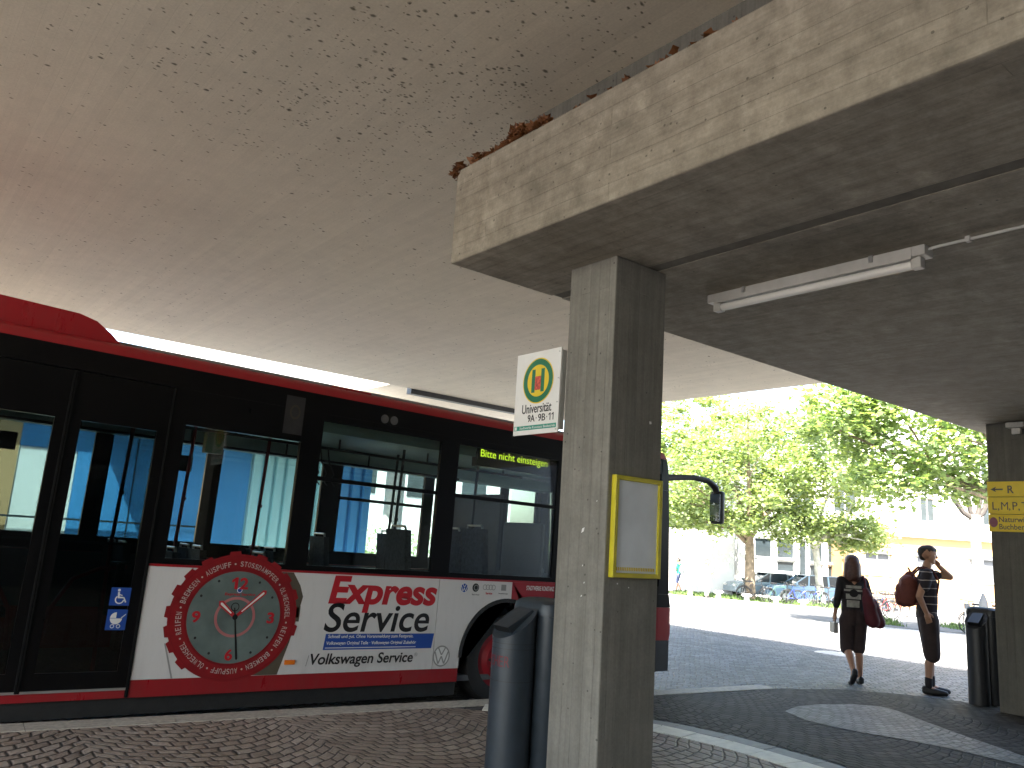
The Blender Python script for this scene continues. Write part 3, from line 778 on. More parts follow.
def side_panel(name, mat, x0, x1, z0, z1, y0, y1, wheel=None, parent=bus):
    m = MB()
    pts = [(x0, z0)]
    if wheel and x0 < wheel[0] - AR and x1 > wheel[0] + AR or (wheel and x0 < wheel[0] + AR and x1 > wheel[0] - AR):
        arc = []
        for k in range(41):
            a = PI - PI * k / 40
            px, pz = wheel[0] + AR * math.cos(a), wheel[1] + 0.04 + AR * math.sin(a)
            if x0 < px < x1 and pz > z0: arc.append((px, pz))
        if x0 < wheel[0] - AR: pts.append((wheel[0] - AR, z0))
        else: pts = [(x0, wheel[1] + 0.04 + math.sqrt(max(0, AR ** 2 - (x0 - wheel[0]) ** 2)))]
        pts += arc
        if x1 > wheel[0] + AR: pts += [(wheel[0] + AR, z0), (x1, z0)]
        else: pts += [(x1, wheel[1] + 0.04 + math.sqrt(max(0, AR ** 2 - (x1 - wheel[0]) ** 2)))]
    else: pts.append((x1, z0))
    pts += [(x1, z1), (x0, z1)]
    m.prism(pts, lambda a, b: Vector((a, y0, b)), lambda a, b: Vector((a, y1, b)))
    return m.build(name, mat, parent)

# right side, panels under the windows
side_panel('side_panel', M['white'], 1.945, 4.838, 0.27, 1.165, 0.0, 0.05)
side_panel('side_panel', M['white'], 4.846, 5.82, 0.27, 1.165, 0.0, 0.05, WHEEL)
side_panel('side_panel', M['red'], 5.822, 6.46, 0.27, 1.165, 0.0, 0.05, WHEEL)
side_panel('side_panel', M['red'], 7.78, 8.28, 0.52, 0.93, 0.0, 0.05)
side_panel('side_panel', M['black'], 7.78, 8.28, 0.932, 1.19, 0.0, 0.05)
RW = (-0.75, 0.335)
side_panel('side_panel', M['red'], -3.5, 0.40, 0.27, 1.165, 0.0, 0.05, RW)
side_panel('skirt', M['red'], 1.945, WHEEL[0] - AR - 0.002, 0.135, 0.268, 0.004, 0.05)
side_panel('skirt', M['red'], 0.40, 1.94, 0.135, 0.195, 0.004, 0.05)
side_panel('skirt', M['red'], WHEEL[0] + AR + 0.002, 6.46, 0.135, 0.268, 0.004, 0.05)
side_panel('bumper_side', M['dark'], 7.78, 8.28, 0.135, 0.518, -0.002, 0.05)
side_panel('skirt', M['red'], -3.5, RW[0] - AR - 0.002, 0.135, 0.268, 0.004, 0.05)
side_panel('skirt', M['red'], RW[0] + AR + 0.002, 0.40, 0.135, 0.268, 0.004, 0.05)
m = MB(); m.box(1.945, 6.46, -0.003, 0.05, 1.166, 1.185); m.build('trim_line', M['red'], bus)
m = MB()
for a, b in ((-3.4, RW[0] - AR), (RW[0] + AR, WHEEL[0] - AR), (WHEEL[0] + AR, 8.2)):
    m.box(a, b, 0.035, 2.46, 0.0, 0.129)
m.build('shadow_underbody', M['rubber'], bus)  # black boxes added in place of the shadow under the bus
# black window band: sill rail, posts, head rail
m = MB()
m.box(-3.5, 8.28, 0.0, 0.05, 2.665, 2.845)
m.box(1.945, 6.46, 0.001, 0.05, 1.186, 1.235)
for a, b in ((1.945, 2.065), (3.125, 3.335), (4.715, 4.945), (6.40, 6.46), (7.78, 7.86), (0.30, 0.40), (-1.78, -1.62), (-3.5, -3.36)):
    m.box(a, b, 0.0005, 0.05, 1.235, 2.665)
m.box(1.945, 3.335, 0.0015, 0.05, 2.36, 2.665)
m.box(3.335, 6.46, 0.0015, 0.05, 2.60, 2.665)
m.box(-3.5, 0.40, 0.001, 0.05, 1.166, 1.235)
m.build('window_band', M['black'], bus)
for a, b, t in ((2.065, 3.125, 2.36), (3.335, 4.715, 2.60), (4.945, 6.40, 2.60), (-1.62, 0.30, 2.60), (-3.36, -1.78, 2.60), (7.86, 8.26, 2.60)):
    m = MB(); m.box(a, b, 0.012, 0.018, 1.235, t); w = m.build('window', M['busglass'], bus)
    if a > 3 and b < 7:
        m = MB(); m.box(a, b, 0.008, 0.030, 2.025, 2.065); m.build('window_bar', M['black'], w)
# roof: curved shoulder in red, pod on top
prof = [(0.0, 2.846), (0.008, 2.90), (0.05, 2.945), (0.16, 2.965), (0.6, 2.99), (1.25, 3.0), (1.9, 2.99), (2.34, 2.965), (2.45, 2.945), (2.492, 2.90), (2.5, 2.846), (2.42, 2.80), (0.08, 2.80)]
m = MB(); m.prism(prof, lambda y, z: Vector((-3.5, y, z)), lambda y, z: Vector((8.22, y, z))); m.build('roof', M['red'], bus, True)
m = MB(); m.box(-3.4, 8.0, 0.22, 2.28, 2.975, 3.006, 0.01); m.build('roof_bounce_panel', M['grey_dec'], bus)  # unseen grey panel, added to keep red bounce off the ceiling
m = MB()
pp_ = [(-3.3, 2.95), (-3.2, 3.18), (0.55, 3.16), (1.12, 3.145), (1.26, 3.11), (1.38, 3.03), (1.47, 2.95)]
m.prism(pp_, lambda x, z: Vector((x, 0.10, z)), lambda x, z: Vector((x, 2.4, z)))
m.build('roof_pod', M['red'], bus, True)
m = MB(); m.box(3.45, 3.9, 0.16, 0.5, 2.96, 2.985, 0.01); m.build('roof_hatch', M['red'], bus)

# middle door: two leaves
for k, (a, b) in enumerate(((0.405, 1.155), (1.175, 1.925))):
    m = MB()
    m.box(a, a + 0.085, 0.006, 0.045, 0.20, 2.66); m.box(b - 0.085, b, 0.006, 0.045, 0.20, 2.66)
    m.box(a + 0.085, b - 0.085, 0.006, 0.045, 2.27, 2.66); m.box(a + 0.085, b - 0.085, 0.006, 0.045, 0.20, 0.34)
    d = m.build('door', M['black'], bus)
    m = MB(); m.box(a + 0.085, b - 0.085, 0.016, 0.022, 0.34, 2.27); m.build('pane', M['doorglass'], d)
    m = MB(); m.box(a + 0.085, b - 0.085, 0.030, 0.044, 1.315, 1.335); m.build('rail', M['dark'], d)
    m = MB(); m.tube([(a + 0.10, 0.10, 0.55), (a + 0.13, 0.13, 0.80), (a + 0.26, 0.16, 1.03), (a + 0.45, 0.16, 1.12), (b - 0.11, 0.12, 1.14)] if k == 1 else [(b - 0.10, 0.10, 0.50), (b - 0.13, 0.13, 0.80), (b - 0.26, 0.16, 1.03), (b - 0.45, 0.16, 1.12), (a + 0.11, 0.12, 1.14)], 0.017, 10)
    m.build('handrail', M['red_rail'], d, True)
    if k == 1:
        m = MB(); m.box(b - 0.20, b - 0.14, 0.06, 0.10, 0.96, 1.17, 0.01); m.box(b - 0.26, b - 0.10, 0.05, 0.075, 1.17, 1.185); m.build('handle', M['dark'], d)
m = MB(); m.box(0.405, 1.925, -0.004, 0.40, 0.196, 0.214); m.build('door_sill', M['steel'], bus)
m = MB(); m.tube([(1.158, 0.004, 0.2), (1.158, 0.004, 2.66)], 0.014, 8); m.tube([(1.172, 0.004, 0.2), (1.172, 0.004, 2.66)], 0.014, 8); m.tube([(1.934, 0.0, 0.14), (1.934, 0.0, 2.66)], 0.014, 8); m.build('door_seal', M['seal'], bus)
# front door
for a, b in ((6.465, 7.115), (7.125, 7.775)):
    m = MB()
    m.box(a, a + 0.06, 0.006, 0.045, 0.16, 2.66); m.box(b - 0.06, b, 0.006, 0.045, 0.16, 2.66)
    m.box(a + 0.06, b - 0.06, 0.006, 0.045, 2.5, 2.66); m.box(a + 0.06, b - 0.06, 0.006, 0.045, 0.16, 0.30)
    d = m.build('door', M['black'], bus)
    m = MB(); m.box(a + 0.06, b - 0.06, 0.016, 0.022, 0.30, 2.5); m.build('pane', M['doorglass'], d)

# front end
fp = [(8.20, 2.96), (8.30, 2.93), (8.36, 2.86), (8.40, 2.70), (8.455, 1.9), (8.49, 1.10), (8.525, 0.95), (8.535, 0.60), (8.51, 0.50)]
def front(name, mat, z0, z1, x_in, y0=0.0, y1=2.5, push=0.0):
    m = MB(); ys = [y0 + (y1 - y0) * k / 16 for k in range(17)]
    def px(z):
        for (xa, za), (xb, zb) in zip(fp, fp[1:]):
            if zb <= z <= za: return xa + (xb - xa) * (za - z) / max(1e-6, za - zb)
        return fp[-1][0] if z < fp[-1][1] else fp[0][0]
    zs = sorted({z0, z1} | {z for _, z in fp if z0 < z < z1})
    O = [[m.b.verts.new((px(z) + push + 0.16 * (1 - abs((y - 1.25) / 1.25) ** 3.0), y, z)) for z in zs] for y in ys]
    I = [[m.b.verts.new((x_in, y, z)) for z in zs] for y in ys]
    nz = len(zs)
    for i in range(16):
        for j in range(nz - 1):
            m.b.faces.new((O[i][j], O[i + 1][j], O[i + 1][j + 1], O[i][j + 1])); m.b.faces.new((I[i][j], I[i][j + 1], I[i + 1][j + 1], I[i + 1][j]))
        m.b.faces.new((O[i][0], I[i][0], I[i + 1][0], O[i + 1][0])); m.b.faces.new((O[i][-1], O[i + 1][-1], I[i + 1][-1], I[i][-1]))
    for i in (0, 16):
        for j in range(nz - 1): m.b.faces.new((O[i][j], O[i][j + 1], I[i][j + 1], I[i][j]))
    return m.build(name, mat, bus, True)
front('front_roof_cap', M['red'], 2.86, 2.96, 8.2205)
front('destination_panel', M['black'], 2.45, 2.858, 8.26)
front('windscreen', M['busglass'], 1.10, 2.448, 8.40, 0.08, 2.42)
for y0, y1 in ((0.0, 0.079), (2.421, 2.5)): front('front_post', M['black'], 1.10, 2.448, 8.285, y0, y1)
front('front_panel', M['red'], 0.52, 0.93, 8.285)
front('front_band', M['black'], 0.932, 1.098, 8.285)
front('bumper', M['dark'], 0.14, 0.518, 8.285, push=0.01)
m = MB(); m.box(8.50, 8.56, 0.15, 0.45, 0.64, 0.82, 0.02); m.build('headlight', M['lamp_white'], bus)
m = MB(); m.box(8.50, 8.56, 2.05, 2.35, 0.64, 0.82, 0.02); m.build('headlight', M['lamp_white'], bus)
# mirrors
for s, y in ((-1, 0.06), (1, 2.44)):
    m = MB(); m.tube([(8.34, y, 2.62), (8.62, y + s * 0.02, 2.655), (8.95, y + s * 0.05, 2.69), (9.22, y + s * 0.08, 2.675), (9.36, y + s * 0.10, 2.60), (9.41, y + s * 0.11, 2.48)], [0.05, 0.042, 0.038, 0.042, 0.05, 0.045], 12)
    arm = m.build('mirror_arm', M['dark'], bus, True)
    m = MB(); m.box(9.36, 9.47, y + s * 0.11 - 0.10, y + s * 0.11 + 0.10, 2.09, 2.55, 0.04); m.build('mirror_head', M['dark'], arm, True)
    mm, tt, pp2 = nodes('mirror_glass'); pp2.inputs['Metallic'].default_value = 1.0; pp2.inputs['Roughness'].default_value = 0.03; pp2.inputs['Base Color'].default_value = (0.75, 0.8, 0.85, 1)
    m = MB(); m.box(9.350, 9.359, y + s * 0.11 - 0.085, y + s * 0.11 + 0.085, 2.12, 2.50); m.build('mirror_glass', mm, arm)
# left side and rear
for a, b in ((-3.5, RW[0] - AR), (RW[0] + AR, WHEEL[0] - AR), (WHEEL[0] + AR, 8.28)):
    side_panel('side_panel', M['red'], a, b, 0.135, 1.165, 2.45, 2.5)
for c0 in (RW, WHEEL):
    side_panel('side_panel', M['red'], c0[0] - AR, c0[0] + AR, 0.95, 1.165, 2.45, 2.5)
m = MB(); m.box(-3.5, 8.28, 2.45, 2.5, 2.48, 2.845); m.box(-3.5, 8.28, 2.451, 2.4995, 1.166, 1.33)
for a, b in ((-3.5, -3.3), (-2.2, -2.02), (-0.75, -0.57), (0.40, 0.57), (1.87, 2.05), (3.08, 3.26), (4.56, 4.84), (6.12, 6.28), (7.5, 7.64), (8.2, 8.28)): m.box(a, b, 2.4505, 2.4998, 1.33, 2.48)
m.build('window_band', M['black'], bus)
for a, b in ((-3.3, -2.2), (-2.02, -0.75), (-0.57, 0.40), (0.57, 1.87), (2.05, 3.08), (3.26, 4.56), (4.84, 6.12), (6.28, 7.5), (7.64, 8.2)):
    m = MB(); m.box(a, b, 2.478, 2.484, 1.33, 2.48); w = m.build('window', M['busglass'], bus)
    if a in (4.84,): m = MB(); m.box(a, b, 2.470, 2.495, 1.99, 2.03); m.build('window_bar', M['black'], w)
m = MB(); m.box(-3.56, -3.5, 0.0, 2.5, 0.135, 2.95); m.build('rear_panel', M['red'], bus)

# wheels
def wheel(cx, cz, y0, y1):
    m = MB(); y_out, y_in = (y0, y1)
    r = MB(); n = 48
    sect = [(y_in, WR - 0.05), (y_in, WR - 0.015), ((y_in + y_out) / 2, WR), (y_out, WR - 0.02), (y_out - (0.012 if y_out < y_in else -0.012), WR - 0.10), (y_out, 0.30)]
    rings = [[r.b.verts.new((cx + math.cos(2 * PI * k / n) * q, y, cz + math.sin(2 * PI * k / n) * q)) for k in range(n)] for y, q in sect]
    for i in range(len(sect) - 1):
        for k in range(n): r.b.faces.new((rings[i][k], rings[i][(k + 1) % n], rings[i + 1][(k + 1) % n], rings[i + 1][k]))
    w = r.build('wheel', M['rubber'], bus, True)
    s = 1 if y_in > y_out else -1
    h = MB()
    h.cone((cx, y_out + s * 0.02, cz), (cx, y_out + s * 0.10, cz), 0.30, 0.27, 40); h.cone((cx, y_out - s * 0.015, cz), (cx, y_out + s * 0.03, cz), 0.19, 0.25, 40)
    h.cone((cx, y_out - s * 0.04, cz), (cx, y_out, cz), 0.09, 0.11, 24)
    h.build('rim', M['red_rail'], w)
    for k in range(10):
        a = 2 * PI * k / 10
        b = MB(); p = Vector((cx + math.cos(a) * 0.15, y_out - s * 0.035, cz + math.sin(a) * 0.15)); b.cone(p, p + Vector((0, s * 0.03, 0)), 0.018, 0.018, 6); b.build('wheel_nut', M['dark'], w)
for c0 in (WHEEL, RW):
    wheel(c0[0], c0[1] - 0.0, 0.06, 0.33); wheel(c0[0], c0[1], 2.44, 2.17)
    for y0, y1 in ((0.045, 0.50), (2.0, 2.455)):
        m = MB()
        n = 24
        for k in range(n):
            a0_, a1_ = PI * k / n, PI * (k + 1) / n
            m.face([(c0[0] + AR * math.cos(t), y, c0[1] + 0.04 + AR * math.sin(t)) for t, y in ((a0_, y0), (a1_, y0), (a1_, y1), (a0_, y1))])
        m.build('wheel_housing', M['rubber'], bus)
m = MB(); m.ring((WHEEL[0], WHEEL[1] + 0.04), AR - 0.03, AR + 0.012, -0.006, 0.02, 36, 0, PI); m.build('arch_trim', M['rubber'], bus)

# inside
m = MB(); m.box(-3.45, 8.2, 0.06, 2.44, 0.13, 0.185); m.build('floor', M['inner'], bus)
m = MB(); m.box(-3.45, 8.2, 0.06, 2.44, 2.56, 2.60); m.box(-3.45, 8.2, 0.07, 0.45, 2.50, 2.56); m.box(-3.45, 8.2, 2.05, 2.43, 2.42, 2.56); m.build('ceiling', M['inner_top'], bus)
m = MB(); m.box(-3.4, 8.0, 0.62, 0.72, 2.535, 2.558); m.box(-3.4, 8.0, 1.78, 1.88, 2.535, 2.558); m.build('light_strip', M['frame_white'], bus)
for y0 in (0.056, 2.425):
    m = MB()
    if y0 < 1:
        m.box(1.98, 5.15, y0, y0 + 0.015, 0.19, 1.16); m.box(-3.4, -1.4, y0, y0 + 0.015, 0.19, 1.16)
    else: m.box(-3.4, 8.1, y0, y0 + 0.015, 0.6, 1.16)
    m.build('inner_lining', M['inner'], bus)
def seat(x, y, z=0.62, back=1.55, parent=bus):
    m = MB(); m.box(x, x + 0.42, y, y + 0.42, z - 0.07, z, 0.03); s = m.build('seat', M['seat'], parent)
    b = MB(); b.prism([(x - 0.02, z - 0.05), (x + 0.07, z - 0.05), (x - 0.02, back), (x - 0.09, back)], lambda a, c: Vector((a, y + 0.01, c)), lambda a, c: Vector((a, y + 0.41, c))); b.build('backrest', M['seat'], s)
    b = MB(); b.tube([(x - 0.05, y + 0.06, back - 0.03), (x - 0.055, y + 0.08, back + 0.035), (x - 0.055, y + 0.34, back + 0.035), (x - 0.05, y + 0.36, back - 0.03)], 0.013, 8); b.build('grab_rail', M['steel'], s)
    b = MB(); b.box(x + 0.12, x + 0.3, y + 0.12, y + 0.3, 0.186, z - 0.07); b.build('seat_base', M['dark'], s)
for x, y, z, bk in ((2.25, 0.12, .62, 1.28), (3.05, 0.12, .62, 1.28), (2.2, 1.55, .6, 1.27), (2.95, 1.55, .6, 1.27), (3.75, 1.55, .6, 1.3), (2.2, 1.99, .6, 1.27), (2.95, 1.99, .6, 1.27), (3.75, 1.99, .62, 1.3),
                    (4.55, 0.14, .85, 1.64), (5.55, 0.14, .95, 1.72), (5.55, 0.58, .95, 1.68), (4.55, 1.99, .85, 1.5), (5.5, 1.99, .9, 1.6), (-2.6, 0.2, .8, 1.5), (-2.6, 1.8, .8, 1.5), (-1.8, 1.8, .8, 1.5), (0.9, 1.99, .6, 1.25)):
    seat(x, y, z, bk)
for x, y in ((2.32, 0.55), (3.05, 0.56), (3.9, 1.5), (4.62, 0.60), (5.05, 1.45), (1.75, 0.40), (5.62, 0.55)):
    m = MB(); m.tube([(x, y, 0.186), (x - 0.02, y + 0.02, 1.3), (x, y, 2.555)], 0.017, 8)
    for z in (1.1, 1.75): m.ball((x - 0.01, y + 0.01, z), 0.027, 1)
    m.build('pole', M['red_rail'] if x < 4 else M['dark'], bus, True)
for y in (0.55, 1.90):
    m = MB(); m.tube([(-3.2, y, 2.40), (6.3, y, 2.40)], 0.014, 8)
    for k in range(9): m.tube([(-2.8 + k * 1.1, y, 2.40), (-2.8 + k * 1.1, y, 2.555)], 0.011, 6)
    m.build('ceiling_rail', M['dark'], bus)
for k in range(4):
    x = 3.42 + k * 0.085
    m = MB(); m.tube([(x, 0.55, 2.40), (x + 0.03, 0.55, 2.26), (x + 0.10, 0.55, 2.14), (x + 0.06, 0.55, 2.08), (x + 0.12, 0.55, 2.02)], 0.007, 6); m.build('hand_strap', M['dark'], bus)
for x, y, z in ((1.05, 2.40, 2.22), (2.80, 2.36, 2.20)):
    m = MB(); m.box(x - 0.09, x + 0.09, y - 0.02, y + 0.03, z - 0.09, z + 0.09, 0.01); m.build('ticket_machine', M['dark'], bus)
m = MB(); m.box(2.45, 2.62, 0.60, 0.70, 2.20, 2.42, 0.01); m.build('exit_sign', M['sign_green'], bus)
# driver's cab
m = MB(); m.box(6.35, 6.40, 1.0, 2.40, 0.19, 2.2); m.box(6.40, 7.6, 1.0, 1.04, 0.19, 1.25); m.build('cab_partition', M['dark'], bus)
m = MB(); m.box(6.30, 6.345, 0.10, 0.85, 0.5, 1.85, 0.02); m.build('front_partition', M['dark'], bus)
m = MB(); m.box(7.75, 8.2, 0.25, 2.35, 0.9, 1.15, 0.05); m.tube([(7.55 + 0.16 * math.cos(a), 1.75 + 0.22 * math.sin(a), 1.18 + 0.12 * math.cos(a)) for a in [2 * PI * k / 20 for k in range(21)]], 0.018, 8); m.build('dashboard', M['dark'], bus)
seat(6.75, 1.5, 0.75, 1.6)
# destination display in the third window
m = MB(); m.box(5.22, 6.40, 0.035, 0.14, 2.40, 2.595, 0.006); m.build('display_box', M['black'], bus)
def on_side(a, b, out): return Vector((a, -0.0006 - out, b))
def on_disp(a, b, out): return Vector((a, 0.034 - out, b))
cu_mat = M['led']
text('display_text', 'Bitte nicht einsteigen', cu_mat, bus, on_disp, (5.26, 6.25, 2.480, 2.588), 0.0)

# printed advertising on the side
CX, CZ = 2.725, 0.765
def ring_dec(name, mat, r0, r1, out, seg=72, parent=None, c=(CX, CZ), squash=1.0, a0=0.0, a1=2 * PI):
    m = MB()
    for k in range(seg):
        t0, t1 = a0 + (a1 - a0) * k / seg, a0 + (a1 - a0) * (k + 1) / seg
        q = [(c[0] + math.cos(t) * r * squash, c[1] + math.sin(t) * r) for t, r in ((t0, r1), (t1, r1), (t1, r0), (t0, r0))]
        if r0 == 0: q = q[:3]
        m.face([on_side(a, b, out) for a, b in q])
    bmesh.ops.remove_doubles(m.b, verts=m.b.verts[:], dist=1e-5)
    return m.build(name, mat, parent or bus)
def poly_dec(name, mat, pts, out, parent=None):
    m = MB(); m.face([on_side(a, b, out) for a, b in pts]); return m.build(name, mat, parent or bus)
SQ = 1.06
strap = poly_dec('watch_strap', M['olive_dec'], [(3.22, 1.164), (3.30, 1.05), (3.34, 0.95), (3.26, 0.55), (3.18, 0.272), (2.9, 0.272), (2.9, 1.164)], 0.0008)
ws = poly_dec('watch_strap', M['grey_dec'], [(2.30, 1.164), (2.315, 1.164), (2.185, 0.90), (2.175, 0.90)], 0.0008)
poly_dec('watch_strap', M['grey_dec'], [(2.165, 0.55), (2.178, 0.55), (2.275, 0.272), (2.26, 0.272)], 0.0008)
watch = ring_dec('watch_case', M['watch_red'], 0.0, 0.535, 0.0044, squash=SQ)
# knobs round the bezel
for deg in (72, 97, 122, 140, 157, 176, 193, 207, 225, 5, -12, 22, 40, 56):
    a = math.radians(deg); h = math.radians(5.5)
    q = [(CX + math.cos(t) * r * SQ, CZ + math.sin(t) * r) for t, r in ((a - h, 0.53), (a - h * 0.8, 0.562), (a + h * 0.8, 0.562), (a + h, 0.53))]
    if min(b for _, b in q) > 0.275: poly_dec('bezel_knob', M['watch_red'], q, 0.0036, watch)
m = MB(); m.face([on_side(a, b, 0.0036) for a, b in ((3.29, 0.73), (3.325, 0.73), (3.325, 0.87), (3.29, 0.87))]); m.build('crown', M['olive_dec'], watch)
ring_dec('bezel_edge', plain('bezel_dark', (0.22, 0.006, 0.01), 0.4, var=0.1), 0.515, 0.522, 0.0050, parent=watch, squash=SQ)
ring_dec('bezel_edge', plain('bezel_shade', (0.20, 0.006, 0.01), 0.4, var=0.1), 0.385, 0.405, 0.0050, parent=watch, squash=SQ)
dial = ring_dec('dial', M['dial'], 0.0, 0.388, 0.0056, parent=watch, squash=SQ)
ring_dec('dial_ring', M['pink_dec'], 0.148, 0.170, 0.0062, parent=watch, squash=SQ)
for s, (x, z), hh, w in (('2', (0.042, 0.285), 0.10, 0.075), ('3', (0.325, -0.005), 0.095, 0.065), ('6', (-0.01, -0.315), 0.095, 0.065), ('9', (-0.335, 0.0), 0.095, 0.07)):
    text('dial_numeral', s, M['red_dec'], watch, lambda a, b, o: on_side(a, b, 0.0062 + o), (CX + x - w / 2, CX + x + w / 2, CZ + z - hh / 2, CZ + z + hh / 2), 0.03)
poly_dec('dial_numeral', M['red_dec'], [(CX + a, CZ + b) for a, b in ((-0.042, 0.235), (-0.014, 0.235), (-0.014, 0.335), (-0.036, 0.335), (-0.068, 0.312), (-0.068, 0.29), (-0.042, 0.302))], 0.0070, watch)
text('dial_text', 'Express Service', M['red_dec'], watch, lambda a, b, o: on_side(a, b, 0.0062 + o), (CX - 0.115, CX + 0.155, CZ + 0.175, CZ + 0.205), 0.012)
for deg in (30, 60, 120, 150, 210, 240, 300, 330):
    a = math.radians(deg); ring_dec('minute_mark', M['black_dec'], 0, 0.011, 0.0062, 12, watch, (CX + math.cos(a) * 0.345 * SQ, CZ + math.sin(a) * 0.345))
def hand(name, mat, deg, l0, l1, w, out, tip=0.4):
    a = math.radians(deg); d = Vector((math.cos(a), math.sin(a))); n = Vector((-d.y, d.x))
    c = Vector((CX + 0.0, CZ))
    pts = [c + d * l0 + n * w * 0.5, c + d * l0 - n * w * 0.5, c + d * (l1 - w) - n * w, c + d * l1, c + d * (l1 - w) + n * w]
    return poly_dec(name, mat, [(p.x, p.y) for p in pts], out, watch)
hand('watch_hand', M['red_dec'], 140, -0.02, 0.205, 0.026, 0.0070); hand('watch_hand_inlay', M['sign_white'], 140, 0.05, 0.185, 0.011, 0.0078)
hand('watch_hand', M['red_dec'], 42, -0.02, 0.345, 0.022, 0.0070); hand('watch_hand_inlay', M['sign_white'], 42, 0.07, 0.32, 0.009, 0.0078)
hand('watch_hand', M['black_dec'], -80, -0.08, 0.365, 0.010, 0.0084)
ring_dec('hand_pin', M['black_dec'], 0, 0.024, 0.0090, 20, watch)
ring_dec('date_ring', M['black_dec'], 0.030, 0.037, 0.0066, 24, watch, (CX - 0.01, CZ + 0.085))
def vw_mark(name, c, r, mat_ring, mat_fill, out, parent=None):
    if mat_fill: ring_dec(name, mat_fill, 0, r, out, 40, parent, c)
    o = ring_dec(name, mat_ring, r * 0.86, r, out + 0.0006, 40, parent, c)
    def bar(a, b, w):
        a, b = Vector(a) * r, Vector(b) * r
        pts = [(c[0] + a.x - w, c[1] + a.y), (c[0] + a.x + w, c[1] + a.y), (c[0] + b.x + w, c[1] + b.y), (c[0] + b.x - w, c[1] + b.y)]
        poly_dec(name, mat_ring, pts, out + 0.0006, parent)
    w = r * 0.08
    for q in (((-0.42, 0.80), (0, 0.10)), ((0.42, 0.80), (0, 0.10)), ((-0.78, 0.42), (-0.34, -0.72)), ((0.78, 0.42), (0.34, -0.72)), ((-0.34, -0.72), (0, 0.0)), ((0.34, -0.72), (0, 0.0))): bar(*q, w)
    return o
ring_dec('dial_emblem', M['blue_dec'], 0, 0.026, 0.0062, 24, watch, (CX + 0.01, CZ + 0.228)); ring_dec('dial_emblem', M['white_dec'], 0.018, 0.023, 0.0068, 24, watch, (CX + 0.01, CZ + 0.228))

def bezel_word(word, start, pitch, r=0.452, size=0.044):
    """letters marching clockwise round the bezel"""
    m_all = None
    for i, ch in enumerate(word):
        a = math.radians(start - (i + 0.5) * pitch)
        rt = Vector((math.sin(a), -math.cos(a))); up = Vector((math.cos(a), math.sin(a)))
        wch = size * (0.16 if ch == 'I' else 0.55)
        def place(x, z, o, rt=rt, up=up):
            p = up * (r + z) + rt * x
            return on_side(CX + p.x * SQ, CZ + p.y, 0.0052 + o)
        o = text('letter', ch, M['pale_print'], None, place, (-wch / 2, wch / 2, -size / 2, size / 2 * (1.25 if ch in 'ÄÖ' else 1)), 0.006, depth=0.0006)
        if m_all is None: m_all = o
        else:
            bm = bmesh.new(); bm.from_mesh(m_all.data); bm.from_mesh(o.data); bm.to_mesh(m_all.data); bm.free()
            bpy.data.objects.remove(o)
    m_all.name = 'bezel_word'; m_all.parent = watch
ang = 92.0
for wd in ('STOSSDÄMPFER', 'ÖLWECHSEL', 'REIFEN', 'BREMSEN', 'AUSPUFF', 'ÖLWECHSEL', 'REIFEN', 'BREMSEN', 'AUSPUFF'):
    bezel_word(wd, ang, 4.05)
    ang -= len(wd) * 4.05
    a = math.radians(ang - 4.2); ring_dec('bezel_dot', M['pale_print'], 0, 0.008, 0.0052, 12, watch, (CX + math.cos(a) * 0.452 * SQ, CZ + math.sin(a) * 0.452))
    ang -= 8.4

text('advert_text', 'Express', M['red_dec'], bus, on_side, (3.60, 4.82, 0.815, 1.155), 0.035, 0.16)
text('advert_text', 'Service', M['black_dec'], bus, on_side, (3.585, 4.755, 0.635, 0.905), 0.012, 0.16)
poly_dec('advert_strip', M['blue_dec'], [(3.60, 0.475), (4.81, 0.475), (4.83, 0.62), (3.615, 0.62)], 0.0008)
lift = lambda a, b, o: on_side(a, b, 0.0012 + o)
text('advert_text', 'Schnell und gut. Ohne Voranmeldung zum Festpreis.', M['white_dec'], bus, lift, (3.64, 4.58, 0.572, 0.612), 0.01, 0.1)
text('advert_text', 'Volkswagen Original Teile · Volkswagen Original Zubehör', M['white_dec'], bus, lift, (3.63, 4.62, 0.512, 0.552), 0.01, 0.1)
poly_dec('advert_line', M['white_dec'], [(3.62, 0.489), (4.62, 0.489), (4.62, 0.496), (3.62, 0.496)], 0.0014)
text('advert_text', 'Volkswagen Service', M['black_dec'], bus, on_side, (3.485, 4.60, 0.315, 0.445), 0.018, 0.16)
text('registered_mark', '®', M['grey_dec'], bus, on_side, (4.615, 4.65, 0.40, 0.435), 0.0)
poly_dec('advert_line', M['grey_dec'], [(3.465, 0.43), (3.472, 0.43), (3.452, 0.335), (3.445, 0.335)], 0.0012)
vw_mark('advert_emblem', (4.945, 0.395), 0.105, M['grey_dec'], M['white_dec'], 0.0010)
vw_mark('brand_emblem', (5.165, 1.085), 0.052, M['white_dec'], M['blue_dec'], 0.0010)
ring_dec('brand_emblem', M['black_dec'], 0, 0.044, 0.0010, 32, None, (5.315, 1.092)); ring_dec('brand_emblem', M['grey_dec'], 0.022, 0.030, 0.0016, 24, None, (5.32, 1.092))
text('brand_caption', 'Service', M['black_dec'], bus, on_side, (5.27, 5.37, 1.012, 1.028), 0.0)
for k in range(4): ring_dec('brand_emblem', M['grey_dec'], 0.022, 0.029, 0.0010 + 0.0003 * k, 28, None, (5.44 + 0.039 * k, 1.10))
text('brand_caption', 'Service', M['red_dec'], bus, on_side, (5.455, 5.545, 1.025, 1.05), 0.02)
poly_dec('brand_emblem', M['grey_dec'], [(5.665, 1.07), (5.735, 1.07), (5.735, 1.135), (5.665, 1.135)], 0.0010); text('brand_caption', 'Nutzfahrzeuge', M['black_dec'], bus, on_side, (5.635, 5.765, 1.03, 1.045), 0.0)
